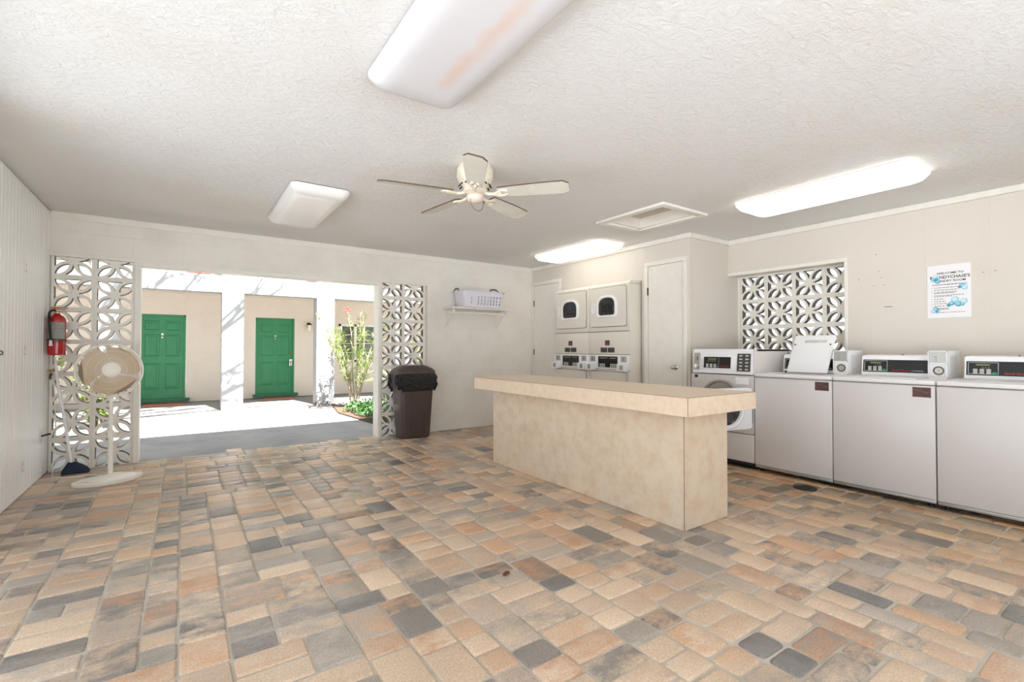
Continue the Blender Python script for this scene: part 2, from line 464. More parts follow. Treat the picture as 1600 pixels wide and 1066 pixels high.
# ---- back wall: header, side piece, block coursing
b = nb()
box(b, XL - .2, XD + .1, YB, YB + .2, ZH, ZC)
box(b, 2.757, XD + .1, YB, YB + .2, 0, ZH)
wb = struct('wall_back', b, m_wall, 'white painted block wall with the wide courtyard opening', 'wall')
def coursed(m):
    nt = m.node_tree; N = nt.nodes; L = nt.links; bs = N['Principled BSDF']
    tc = N.new('ShaderNodeTexCoord'); mp = N.new('ShaderNodeMapping')
    mp.inputs['Rotation'].default_value = (PI / 2, 0, 0)
    L.new(tc.outputs['Object'], mp.inputs['Vector'])
    br = N.new('ShaderNodeTexBrick'); br.inputs['Scale'].default_value = 1.0
    br.inputs['Brick Width'].default_value = 0.406; br.inputs['Row Height'].default_value = 0.203
    br.inputs['Mortar Size'].default_value = 0.006; br.inputs['Mortar Smooth'].default_value = 0.6
    br.inputs['Color1'].default_value = (1, 1, 1, 1); br.inputs['Color2'].default_value = (1, 1, 1, 1); br.inputs['Mortar'].default_value = (0, 0, 0, 1)
    L.new(mp.outputs['Vector'], br.inputs['Vector'])
    old = bs.inputs['Normal'].links[0].from_node
    bp = N.new('ShaderNodeBump'); bp.inputs['Strength'].default_value = 0.35; bp.inputs['Distance'].default_value = 0.006
    L.new(br.outputs['Color'], bp.inputs['Height']); L.new(old.outputs['Normal'], bp.inputs['Normal']); L.new(bp.outputs['Normal'], bs.inputs['Normal'])
mw2 = m_wall.copy(); coursed(mw2); wb.data.materials[0] = mw2
b = nb(); box(b, XL, XD, YB - .012, YB, 2.345, ZC, .004)
struct('trim_1', b, m_trim, 'flat white board along the top of the back wall', 'trim')
# frame of the opening
b = nb(); box(b, -.397, -.347, YB - .012, YB + .18, 0, 1.965, .004); struct('trim_2', b, m_trim, 'white post at the left side of the courtyard opening', 'trim')
b = nb(); box(b, 2.070, 2.1126, YB - .012, YB + .18, 0, 1.965, .004); struct('trim_3', b, m_trim, 'white post at the right side of the courtyard opening', 'trim')
b = nb(); box(b, -.397, 2.1126, YB - .006, YB + .18, 1.965, ZH, .003); struct('trim_4', b, m_trim, 'white lintel board over the courtyard opening', 'trim')

# ---- left wall: vertical tongue and groove boards
b = nb()
YO = 3.55            # board wall ends here; unseen opening beyond is assumed, sized to let light in
box(b, XL - .12, XL - .06, YO, YB + .2, 0, ZC); box(b, XL - .06, XL - .012, YO, YB + .2, 0, ZC - .016)
box(b, XL - .12, XL, YF, YO, 2.1, ZC)
y = YO; rng = random.Random(3)
while y < YB + .05:
    w = .0865
    box(b, XL - .014, XL + rng.uniform(-.0012, .0006), y + .0028, min(y + w - .0028, YB + .2), 0.004, ZC - .014, .004, 1)
    y += w
struct('wall_left', b, m_board, 'white tongue and groove board wall', 'wall')
b = nb(); box(b, XL - .004, XL + .018, 4.36, 4.42, 0, ZC - .003, .003); struct('trim_5', b, m_trim, 'white batten on the board wall', 'trim')

# ---- dryer wall, closet side, right wall, rear wall
b = nb()
box(b, XD, XD + .1, YCL, 3.845, 0, 1.965); box(b, XD, XD + .1, 5.275, YB, 0, 1.965); box(b, XD, XD + .1, YCL, YB, 1.965, ZC)
box(b, XD + .1, XR + .25, YB - .02, YB + .2, 0, ZC)
box(b, XD + .84, XD + .9, YCL + .1, YB, 0, ZC)
struct('wall_dryer', b, m_panelwall, 'white wall around the stacked dryers and closet doors', 'wall')
b = nb(); box(b, XD + .1, 5.5, YCL, YCL + .1, 0, ZC); struct('wall_closet', b, m_panelwall, 'white side wall of the closet beside the washers', 'wall')
WZ0, WY0 = 1.095, 1.98
b = nb()
box(b, XR, XR + .20, YF, WY0, 0, ZC); box(b, XR, XR + .20, WY0, YCL, 0, WZ0); box(b, XR, XR + .20, WY0, YCL, 2.0, ZC)
box(b, XR + .20, XR + .30, YF, 1.93, 0, ZC); box(b, XR + .20, XR + .30, 1.93, YCL, 0, WZ0 - .004); box(b, XR + .20, XR + .30, 1.93, YCL, 2.012, ZC)
struct('wall_right', b, m_panelwall, 'white panelled wall behind the washers', 'wall')
# thin vertical panel joints on the right wall
b = nb()
for y in (3.02, 2.62, 2.2, 1.78, 1.38, .97, .56, .15, -.3, -.8, -1.3, -1.8):
    box(b, XR - .0025, XR, y - .012, y + .012, (2.005 if y > WY0 else 0), ZC - .045)
struct('trim_6', b, m_panelwall, 'narrow joint battens on the washer wall', 'trim')
b = nb(); box(b, XR - .03, XR, YF, YCL, ZC - .055, ZC, .008); box(b, XD, XR, YCL - .03, YCL, ZC - .055, ZC, .008)
box(b, XD - .03, XD, YCL - .03, YB, ZC - .055, ZC, .008)
struct('trim_7', b, m_trim, 'white crown moulding round the closet and washer wall', 'trim')
b = nb(); box(b, XR - .012, XR + .02, WY0 - .03, YCL, 1.992, 2.03, .004); box(b, XR - .012, XR + .02, WY0 - .03, WY0 - .0, WZ0, 1.992, .004)
struct('trim_8', b, m_trim, 'white edging round the block screen window', 'trim')

b = nb(); box(b, 2.7, XR + .3, YF - .15, YF, 0, ZC); box(b, XL - .12, 2.7, YF - .15, YF, 2.27, ZC)  # opening is unseen, its width set for the daylight it admits
struct('wall_front', b, m_wall, 'unseen front wall with a wide opening added to let daylight in', 'wall')

# ---- breeze block screens
def leaf(p0, p1, w, n=8):
    p0 = Vector(p0); p1 = Vector(p1); d = p1 - p0; nrm = Vector((-d.y, d.x)).normalized(); out = []
    for s in (1, -1):
        for k in range(n):
            t = k / n if s == 1 else 1 - k / n
            q = p0 + d * t + nrm * s * w * (math.sin(PI * t) ** 0.8)
            out.append((q.x, q.y))
    return out
def block_mesh():
    a = .152; e = .131
    outer = [(-a, -a), (a, -a), (a, a), (-a, a)]
    holes = []
    for k in range(4):
        c, s = math.cos(k * PI / 2), math.sin(k * PI / 2)
        R = lambda P: [(x * c - y * s, x * s + y * c) for x, y in P]
        holes.append(R(leaf((.030, .030), (e - .002, e - .002), .0285)))
        tri = []
        n = 6
        A, B2 = Vector((0, .034)), Vector((.060, e))
        for q in range(n + 1):                      # curved right flank, bulging towards the axis
            t = q / n; p = A.lerp(B2, t); d = B2 - A; nm = Vector((-d.y, d.x)).normalized()
            p = p + nm * .013 * math.sin(PI * t); tri.append((p.x, p.y))
        tri += [(-x, y_) for x, y_ in reversed(tri[1:])]
        holes.append(R(tri))
    return holed(outer, holes, .04, 'breeze_block')
def painted(me):                       # painted face, darkened faces inside the openings
    me.materials.append(m_trim); me.materials.append(m_blockin)
    for p in me.polygons:
        if abs(p.normal.z) < .5 and max(abs(p.center.x), abs(p.center.y)) < .15: p.material_index = 1
    return me
m_blockin = mat('shaded block', srgb(150, 142, 130), 0.9, bump=(80, .5, .01))  # shade inside the block openings put into the colour
m_blockshade = mat('dark shaded block', srgb(92, 84, 74), 0.9, bump=(80, .5, .01))  # darker version for the backlit window screen, shade again in the colour
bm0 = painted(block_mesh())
bmw = bm0.copy(); bmw.materials[1] = m_blockshade
tb = bmesh.new(); tb.from_mesh(bm0)
bmesh.ops.bisect_plane(tb, geom=tb.verts[:] + tb.edges[:] + tb.faces[:], plane_co=(0, .0335, 0), plane_no=(0, 1, 0), clear_outer=True)
bmc = bpy.data.meshes.new('breeze_block_cut'); tb.to_mesh(bmc); tb.free(); bmc.materials.append(m_trim); bmc.materials.append(m_blockin)
def screen(name, label, origin, axis, cols, rows, group='breeze block screens'):
    """axis 'X': blocks run along +X, face -Y; axis 'Y': run along -Y, face -X"""
    t = thing(name, label, 'screen', origin, 0, group)
    for c in range(cols):
        for r in range(rows):
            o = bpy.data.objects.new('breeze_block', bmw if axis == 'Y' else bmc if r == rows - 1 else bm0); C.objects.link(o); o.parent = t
            if axis == 'X':
                o.location = ((c + .5) * .3048, 0, (r + .5) * .3048); o.rotation_euler = (PI / 2, 0, 0)
            else:
                o.location = (0, -(c + .5) * .3025, (r + .5) * .3025); o.rotation_euler = (PI / 2, 0, PI / 2)
                o.scale = (.9925,) * 3
    return t
screen('breeze_block_screen', 'white breeze block screen behind the pedestal fan', (-1.006, YB + .055, -.0192), 'X', 2, 7)
screen('breeze_block_screen', 'white breeze block screen behind the brown trash can', (2.1126, YB + .055, -.0192), 'X', 2, 7)
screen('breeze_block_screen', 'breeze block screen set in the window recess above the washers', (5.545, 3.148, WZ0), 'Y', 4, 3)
b = nb(); box(b, 5.5, 5.59, 3.151, YCL, WZ0, 2.0); struct('window_1', b, m_trim, 'window recess with a block screen', 'window')

# ---- attic hatch
t = thing('attic_hatch', 'white attic access hatch in the ceiling near the closet', 'hatch', (0, 0, ZC))
b = nb()
for a in ((HX0 - .07, HX0, HY0 - .07, HY1 + .07), (HX1, HX1 + .07, HY0 - .07, HY1 + .07), (HX0, HX1, HY0 - .07, HY0), (HX0, HX1, HY1, HY1 + .07)):
    box(b, *a, -.022, 0, .003)
obj('frame', b, m_trim, t)
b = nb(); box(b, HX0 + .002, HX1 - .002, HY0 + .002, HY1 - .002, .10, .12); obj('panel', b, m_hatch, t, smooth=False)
b = nb()
for a in ((HX0, HX0 + .018, HY0, HY1), (HX1 - .018, HX1, HY0, HY1), (HX0, HX1, HY0, HY0 + .018), (HX0, HX1, HY1 - .018, HY1)):
    box(b, *a, 0, .10)
obj('lining', b, m_trim, t, smooth=False)

# ---- closet doors
def closet_door(n, y0, y1, zt, label, knob_y=None, hinge_y=None, hz=()):
    b = nb(); box(b, XD - .012, XD - .0005, y0, y1, .012, zt, .002)
    d = struct('door_%d' % n, b, m_trim, label, 'door')
    b = nb(); cw = .052
    box(b, XD - .02, XD - .0005, y0 - cw - .006, y0 - .006, 0, zt + .006, .004); box(b, XD - .02, XD - .0005, y1 + .006, min(y1 + cw + .006, YB - .002), 0, zt + .006, .004)
    box(b, XD - .02, XD - .0005, y0 - cw - .006, min(y1 + cw + .006, YB - .002), zt + .006, zt + .006 + cw, .004)
    obj('casing', b, m_trim, d)
    for z in hz:
        b = nb(); box(b, XD - .017, XD - .010, hinge_y - .012, hinge_y + .012, z - .045, z + .045, .001); cyl(b, (XD - .019, hinge_y, z - .045), (XD - .019, hinge_y, z + .045), .005)
        obj('hinge', b, m_steel, d)
    if knob_y:
        b = nb(); Mk = Matrix.Translation((XD - .012, knob_y, .935)) @ Matrix.Rotation(-PI / 2, 4, 'Y')
        lathe(b, [(.031, 0), (.031, .004), (.024, .010), (.011, .014), (.011, .032), (.022, .040), (.027, .052), (.024, .064), (.012, .069)], 20, Mk)
        obj('knob', b, m_chrome, d)
    return d
closet_door(1, 5.40, 5.972, 2.115, 'plain white closet door between back wall and stacked dryers', None, 5.978, (1.85, 1.09))
closet_door(2, 3.272, 3.742, 2.11, 'plain white closet door with round knob right of the dryers', 3.36, 3.748, (1.82, .5))

# ------------------------------------------------------------------ lights
def fixture(loc, lens, label, lit=False):
    t = thing('ceiling_light', label, 'light', loc, 0, 'wraparound ceiling lights')
    W, Ln = .445, 1.235
    b = nb(); prism(b, rrect(W - .02, Ln - .02, .055, 6), -.016, 0); obj('backplate', b, m_bladeedge, t)
    rs = []
    for w, l, r, z in ((W, Ln, .06, -.008), (W + .004, Ln + .004, .062, -.016), (W, Ln, .062, -.03), (W - .05, Ln - .06, .06, -.066), (W - .10, Ln - .13, .05, -.078), (W - .2, Ln - .3, .03, -.082)):
        rs.append([(x, y, z) for x, y in rrect(w, l, r, 6)])
    b = nb(); rings(b, rs); obj('lens', b, lens, t, ang=50)
    return t
fixture((.905, 1.575, ZC), m_lens_stain, 'unlit ceiling light with a tan stain streak on its lens')
fixture((.885, 4.49, ZC), m_lens_off, 'unlit ceiling light nearest the courtyard opening')
fixture((4.165, 1.70, ZC), m_lens_on, 'lit ceiling light above the top-load washers', True)
fixture((4.16, 4.57, ZC), m_lens_on, 'lit ceiling light in front of the stacked dryers', True)

# ------------------------------------------------------------------ ceiling fan
t = thing('ceiling_fan', 'white five-blade ceiling fan with rusty edged blades', 'fan', (1.675, 2.885, ZC))
b = nb(); lathe(b, [(.115, 0), (.125, -.02), (.128, -.07), (.115, -.11), (.085, -.145), (.075, -.16)], 32); obj('housing', b, m_cream, t)
for k in range(14):
    b = nb(); a = 2 * PI * k / 14; M = Matrix.Rotation(a, 4, 'Z') @ Matrix.Translation((.1, 0, -.128)) @ Matrix.Rotation(-.85, 4, 'Y')
    box(b, -.003, .004, -.004, .004, -.022, .022, 0, 1, M); obj('vent_slot', b, m_dark, t)
b = nb(); lathe(b, [(.07, -.158), (.085, -.166), (.085, -.185), (.06, -.196)], 28); obj('flywheel', b, m_cream, t)
b = nb(); lathe(b, [(.05, -.196), (.058, -.200), (.062, -.210), (.056, -.232), (.04, -.246), (.012, -.254), (.004, -.255)], 24); obj('globe', b, m_dome, t)
b = nb(); tube(b, smooth_path([(.045, -.02, -.215), (.05, -.03, -.27), (.02, -.04, -.312), (-.02, -.04, -.312), (-.05, -.03, -.27), (-.045, -.02, -.215)], 6), .0016, 5); obj('pull_chain', b, m_steel, t)
bl = []
for k in range(13):
    s = k / 12; x = .17 + .49 * s; w = .052 + .02 * math.sin(PI * min(s * 1.0, 1) * .62)
    if s > .92: w *= .86 if s < .99 else .6
    bl.append((x, w))
poly = [(x, w) for x, w in bl] + [(x, -w) for x, w in reversed(bl)]
for k in range(5):
    a = math.radians(24 + 72 * k)
    b = nb(); M = Matrix.Rotation(a, 4, 'Z') @ Matrix.Translation((0, 0, -.185)) @ Matrix.Rotation(math.radians(-13), 4, 'X')
    prism(b, poly, -.005, .005, M, 0, 1)
    bd = obj('blade', b, [m_blade, m_bladeedge], t)
    b = nb()
    M2 = Matrix.Rotation(a, 4, 'Z')
    tube(b, [M2 @ Vector(p) for p in ((.06, 0, -.178), (.10, 0, -.196), (.14, 0, -.2), (.19, 0, -.196))], .011, 8)
    for sg in (-1, 1): tube(b, [M2 @ Vector(p) for p in smooth_path(((.13, 0, -.2), (.165, .02 * sg, -.199 - sg * .004), (.20, .032 * sg, -.195 - sg * .007), (.235, .018 * sg, -.194 - sg * .004)), 4)], .008, 8)
    obj('blade_bracket', b, m_cream, bd)

# ------------------------------------------------------------------ island
t = thing('folding_counter', 'beige laminate folding counter standing in the middle of the floor', 'counter', (2.83, 2.97, 0))
b = nb(); box(b, -.239, .238, -1.114, 1.114, 0.0, .735, .0015, 1); obj('base', b, m_counter, t)
b = nb(); box(b, -.377, .377, -1.24, 1.26, .735, .85, .002, 1)
ctop = obj('countertop', b, m_countertop, t)
b = nb()
cyl(b, (-.3775, -1.2405, .737), (-.3775, -1.2405, .849), .0018, n=6); cyl(b, (-.3775, -1.2405, .8495), (.377, -1.2405, .8495), .0014, n=6); cyl(b, (-.3775, -1.2405, .8495), (-.3775, 1.26, .8495), .0014, n=6)
obj('edge_seam', b, m_seam, ctop)
b = nb(); cyl(b, (-.2392, -1.1142, 0), (-.2392, -1.1142, .735), .002, n=6); obj('corner_seam', b, m_seam, t)

# ------------------------------------------------------------------ top-load washers
XW = 4.4345
def front_text(s, size, x, yl, z, sx=1.0):
    """text on a plane facing -X; yl = the y where it starts (text runs towards -Y)"""
    me = text_mesh(s, size, sx)
    M = Matrix.Translation((x, yl, z)) @ Matrix(((0, 0, -1, 0), (-1, 0, 0, 0), (0, 1, 0, 0), (0, 0, 0, 1)))
    return me, M
def topload(loc, label, w=.652, lid_open=False, tall=True):
    t = thing('top_load_washer', label, 'washer', loc, 0, 'white top-load washers')
    h = w / 2 - .002
    b = nb(); box(b, .012, .66, -h, h, .045, .876, .004); obj('cabinet', b, m_white, t)
    b = nb(); box(b, 0, .014, -h, h, .062, .873, .004); obj('front_panel', b, m_white, t)
    b = nb(); box(b, .004, .03, -h, h, .034, .056, .002)
    for s in (-.22, .22): box(b, .001, .006, s - .012, s + .012, .038, .052)
    obj('kick_rail', b, m_grey, t)
    b = nb()
    box(b, .05, .63, -h + .01, h - .01, .022, .05)
    for sx in (.06, .60):
        for sy in (-h + .04, h - .04): cyl(b, (sx, sy, 0), (sx, sy, .03), .018)
    obj('base', b, m_dark, t)
    b = nb()
    if lid_open:
        box(b, -.006, .07, -h, h, .880, .914, .010, 3); box(b, .36, .66, -h, h, .880, .914, .006); box(b, .06, .37, h - .11, h, .880, .914, .006); box(b, .06, .37, -h, -h + .11, .880, .914, .006)
    else: box(b, -.006, .66, -h, h, .880, .914, .010, 3)
    obj('top', b, m_applgrey, t)
    # lid
    b = nb()
    if lid_open:
        M = Matrix.Translation((.335, .018, .918)) @ Matrix.Rotation(math.radians(29), 4, 'Y')
        box(b, -.012, .008, -.175, .175, 0, .40, .007, 3, M); 
        li = obj('lid', b, m_plastic, t)
        b = nb(); box(b, -.0128, -.0115, -.115, .075, .315, .345, 0, 1, M); obj('instruction_label', b, m_tag, li)
        for s in (-.15, .155):
            b = nb(); cyl(b, M @ Vector((-.020, s, .295)), M @ Vector((-.010, s, .295)), .006); obj('bumper', b, m_dark, li)
        b = nb(); cyl(b, M @ Vector((-.006, .176, .005)), M @ Vector((-.006, .190, .005)), .009); obj('hinge_pin', b, m_dark, li)
        b = nb(); lathe(b, [(.2, -.30), (.2, 0), (.19, 0), (.19, -.30)], 28, Matrix.Translation((.215, 0, .876))); obj('tub', b, m_grey, t)
    else:
        box(b, .05, .385, -h + .12, h - .12, .914, .921, .004); obj('lid', b, m_applgrey, t)
    # console
    y0, y1 = -h + .125, h - .06
    prof = [(.408, .918), (.43, 1.086), (.60, 1.094), (.62, .918)]
    Mc = Matrix(((1, 0, 0, 0), (0, 0, 1, 0), (0, 1, 0, 0), (0, 0, 0, 1)))
    b = nb(); prism(b, prof, y0, y1, Mc)
    bmesh.ops.bevel(b, geom=b.edges[:], offset=.006, segments=2, affect='EDGES')
    co = obj('console', b, m_plastic, t)
    sl = (.43 - .408) / (1.086 - .918)
    Mp = Matrix.Translation((.4095, 0, .93)) @ Matrix.Rotation(math.atan(sl), 4, 'Y')     # local z runs up the sloped face
    b = nb(); box(b, -.003, .004, y0 + .004, y1 - .012, .018, .122, .002, 1, Mp); obj('control_panel', b, m_black, co)
    b = nb()
    for (ya, yb2, za, zb) in ((y1 - .185, y1 - .022, .026, .029), (y1 - .185, y1 - .022, .111, .114), (y1 - .185, y1 - .182, .026, .114), (y1 - .025, y1 - .022, .026, .114)):
        box(b, -.0042, -.002, ya, yb2, za, zb, 0, 1, Mp)
    for q in range(3): box(b, -.0042, -.002, y1 - .10 - .016 * q - .004, y1 - .10 - .016 * q, .072, .078, 0, 1, Mp)
    obj('panel_print', b, m_greytxt, co)
    for q in range(3):
        ky = y1 - .050 - .036 * q; b = nb()
        for z in range(3): box(b, -.006, -.002, ky - .024, ky, .030 + .0125 * z, .0405 + .0125 * z, .001, 1, Mp)
        obj('key_pad', b, m_keys, co)
    b = nb(); box(b, -.006, -.002, y1 - .176, y1 - .150, .031, .044, .001, 1, Mp); obj('start_key', b, m_greenkey, co)
    b = nb(); box(b, -.0045, -.002, y1 - .14, y1 - .065, .090, .102, 0, 1, Mp); obj('display', b, m_lcd, co)
    for s, sz, yy, mt in (('Speed Queen', .021, y1 - .215, m_redtxt), ('COMMERCIAL', .012, y1 - .345, m_greytxt)):
        if yy - .06 < y0: continue
        me, M = front_text(s, sz, -.0045, yy, .030, 1.05)
        b = nb(); add_mesh(b, me, Mp @ M); obj('lettering', b, mt, co, smooth=False)
    b = nb(); cyl(b, (.432, -.02, 1.092), (.432, -.02, 1.098), .006); obj('screw_cap', b, m_dark, co)
    # coin meter
    a0, a1 = -h + .012, -h + .128
    b = nb()
    box(b, .352, .362, a0, a0 + .006, .914, 1.128); box(b, .352, .362, a1 - .006, a1, .914, 1.128)
    box(b, .362, .69, a0, a1, .914, 1.128, .003)
    box(b, .352, .364, a0, a1, 1.121, 1.128); box(b, .352, .364, a0, a1, 1.026, 1.034); box(b, .352, .364, a0, a1, .914, .922)
    cm = obj('coin_meter', b, m_plastic, t)
    b = nb(); box(b, .358, .3615, a0 + .006, a1 - .006, 1.034, 1.121); box(b, .350, .36, (a0 + a1) / 2 + .008, (a0 + a1) / 2 + .015, 1.043, 1.075); 
    box(b, .346, .36, (a0 + a1) / 2 + .006, (a0 + a1) / 2 + .018, 1.078, 1.086, .002); obj('coin_slot', b, m_grey, cm)
    b = nb(); Mk = Matrix.Translation((.361, (a0 + a1) / 2 - .006, .975)) @ Matrix.Rotation(-PI / 2, 4, 'Y')
    box(b, .356, .3615, a0 + .016, a1 - .008, .926, 1.022, .002, 1); obj('vault_door', b, m_applgrey, cm)
    b = nb(); lathe(b, [(.034, 0), (.034, .008), (.025, .009), (.025, .006), (.001, .006)], 28, Mk); obj('lock_ring', b, m_steel, cm)
    b = nb(); lathe(b, [(.024, .005), (.024, .0085), (.007, .0085), (.006, .012), (.001, .012)], 20, Mk); obj('lock', b, m_grey, cm)
    b = nb(); box(b, .42, .60, a0 - .0012, a0 + .002, .935, 1.09, .001, 1); obj('side_plate', b, m_applgrey, cm)
    # rating plate
    b = nb(); box(b, -.0012, .002, -h + .022, -h + .128, .790, .862, 0); obj('rating_label', b, m_brownlab, t)
    return t
topload((XW, 2.080, 0), 'top-load washer with its white lid standing open under the block screen', lid_open=True)
topload((XW, 1.4225, 0), 'top-load washer with lid closed, second from the front-load washer', w=.656)
topload((XW, .76, 0), 'top-load washer cut off by the right edge, nearest the camera', w=.660)

# ------------------------------------------------------------------ front-load washer
t = thing('front_load_washer', 'front-load washer with its round door ajar, beside the closet wall', 'washer', (XW, 2.748, 0))
h = .334
b = nb()
box(b, .02, .68, -h, -h + .012, .045, 1.14, .004); box(b, .02, .68, h - .012, h, .045, 1.14, .004); box(b, .66, .68, -h, h, .045, 1.14); box(b, .06, .68, -h, h, 1.115, 1.14, .005)
obj('cabinet', b, m_white, t)
b = nb(); box(b, 0, .02, -h, h, .062, .325, .004); obj('lower_panel', b, m_white, t)
b = nb(); box(b, .004, .03, -h, h, .034, .056, .002); box(b, .05, .63, -h + .01, h - .01, .0, .046); obj('plinth', b, m_dark, t)
circ = lambda r, n=40, cx=0, cy=0: [(cx + r * math.cos(2 * PI * k / n), cy + r * math.sin(2 * PI * k / n)) for k in range(n)]
me = holed([(-h, .332), (h, .332), (h, .884), (-h, .884)], [circ(.195, 40, 0, .615)], .009)
b = nb(); Mface = Matrix.Translation((.011, 0, 0)) @ Matrix(((0, 0, -1, 0), (-1, 0, 0, 0), (0, 1, 0, 0), (0, 0, 0, 1)))
add_mesh(b, me, Mface); obj('front_panel', b, m_white, t)
b = nb(); Mr = Matrix.Translation((.002, 0, .615)) @ Matrix.Rotation(-PI / 2, 4, 'Y')
lathe(b, [(.222, 0), (.222, .012), (.208, .018), (.193, .012), (.188, -.02), (.205, -.02)], 40, Mr); obj('door_ring', b, m_grey, t)
b = nb(); lathe(b, [(.192, 0), (.20, -.06), (.23, -.08), (.23, -.36), (.01, -.36)], 32, Mr, closed=False); obj('drum', b, m_dark, t)
prof = [(.0, .893), (.022, 1.132), (.034, 1.14), (.2, 1.14), (.2, .893)]
Mc = Matrix(((1, 0, 0, 0), (0, 0, 1, 0), (0, 1, 0, 0), (0, 0, 0, 1)))
b = nb(); prism(b, prof, -h + .012, h - .012, Mc); bmesh.ops.bevel(b, geom=b.edges[:], offset=.006, segments=2, affect='EDGES'); co = obj('control_console', b, m_plastic, t)
Mp = Matrix.Translation((.002, 0, .905)) @ Matrix.Rotation(math.atan(.022 / .239), 4, 'Y')
b = nb(); box(b, -.008, .004, -.145, .228, .030, .170, .008, 2, Mp); obj('bezel', b, m_plastic, co)
b = nb(); box(b, -.0095, -.006, -.105, .190, .042, .155, .002, 1, Mp); obj('display_panel', b, m_black, co)
b = nb()
for (ya, yb2, za, zb) in ((.022, .024, .048, .150),):
    box(b, -.0108, -.009, ya, yb2, za, zb, 0, 1, Mp)
for q in range(4): box(b, -.0105, -.009, .06 + .025 * q, .067 + .025 * q, .108, .116, 0, 1, Mp)
obj('panel_print', b, m_greytxt, co)
for q in range(3):
    b = nb(); ky = .160 - .042 * q
    for z in range(3): box(b, -.012, -.009, ky - .028, ky, .048 + .0125 * z, .0585 + .0125 * z, .001, 1, Mp)
    obj('key_pad', b, m_keys, co)
b = nb(); box(b, -.012, -.009, .026, .050, .05, .062, 0, 1, Mp); obj('start_key', b, m_greenkey, co)
b = nb(); box(b, -.0108, -.009, .05, .14, .126, .14, 0, 1, Mp); obj('display', b, m_lcd, co)
me, M = front_text('Speed Queen', .018, -.0100, -.002, .060, .95); b = nb(); add_mesh(b, me, Mp @ M); obj('lettering', b, m_redtxt, co, smooth=False)
b = nb(); box(b, -.007, .002, -.300, -.168, .018, .190, .002, 1, Mp); pc = obj('price_card', b, m_darklab, co)
b = nb()
for r in range(5):
    for c in range(2):
        box(b, -.0082, -.006, -.222 - .060 * c, -.190 - .060 * c, .030 + .033 * r, .044 + .033 * r, 0, 1, Mp)
obj('print', b, m_keys, pc)
b = nb(); box(b, -.006, .002, .236, .308, .02, .195, .002, 1, Mp); cmn = obj('coin_meter', b, m_grey, co)
b = nb(); lathe(b, [(.026, 0), (.026, .012), (.012, .013), (.012, .020), (.002, .020)], 20, Mp @ Matrix.Translation((-.006, .268, .062)) @ Matrix.Rotation(-PI / 2, 4, 'Y')); obj('lock', b, m_chrome, cmn)
b = nb(); box(b, -.010, -.005, .264, .270, .12, .155, 0, 1, Mp); obj('coin_slot', b, m_dark, cmn)
b = nb(); box(b, -.004, .004, -.285, -.155, .800, .866, .006, 2); box(b, -.007, -.002, -.275, -.165, .835, .846, .003, 1); obj('dispenser_drawer', b, m_plastic, t)
b = nb(); box(b, -.0012, .002, .258, .294, .845, .872); obj('badge', b, m_black, t)
b = nb(); box(b, -.0012, .002, -.323, -.306, .44, .60); 
obj('dark_strip', b, m_darklab, t)  # narrow dark strip beside the door hinge
# the open door: hinged on the right, swung out about 75 degrees
Md = Matrix.Translation((-.004, -.300, 0)) @ Matrix.Rotation(math.radians(75), 4, 'Z')
b = nb()
me = holed(rrect(.555, .385, .03, 4, -.2825, .583), [circ(.150, 36, -.2825, .583)], .014)
Mdf = Md @ Matrix.Translation((-.016, 0, 0)) @ Matrix(((0, 0, -1, 0), (-1, 0, 0, 0), (0, 1, 0, 0), (0, 0, 0, 1)))
add_mesh(b, me, Mdf); dr = obj('door', b, m_plastic, t)
Mdr = Md @ Matrix.Translation((-.03, .2825, .583)) @ Matrix.Rotation(-PI / 2, 4, 'Y')
b = nb(); lathe(b, [(.188, -.004), (.185, .008), (.168, .014), (.153, .008), (.147, -.02)], 40, Mdr, closed=False); obj('ring', b, m_plastic, dr)
b = nb(); lathe(b, [(.151, -.012), (.138, -.03), (.08, -.05), (.002, -.056)], 32, Mdr, closed=False); obj('porthole', b, m_glassdark, dr)

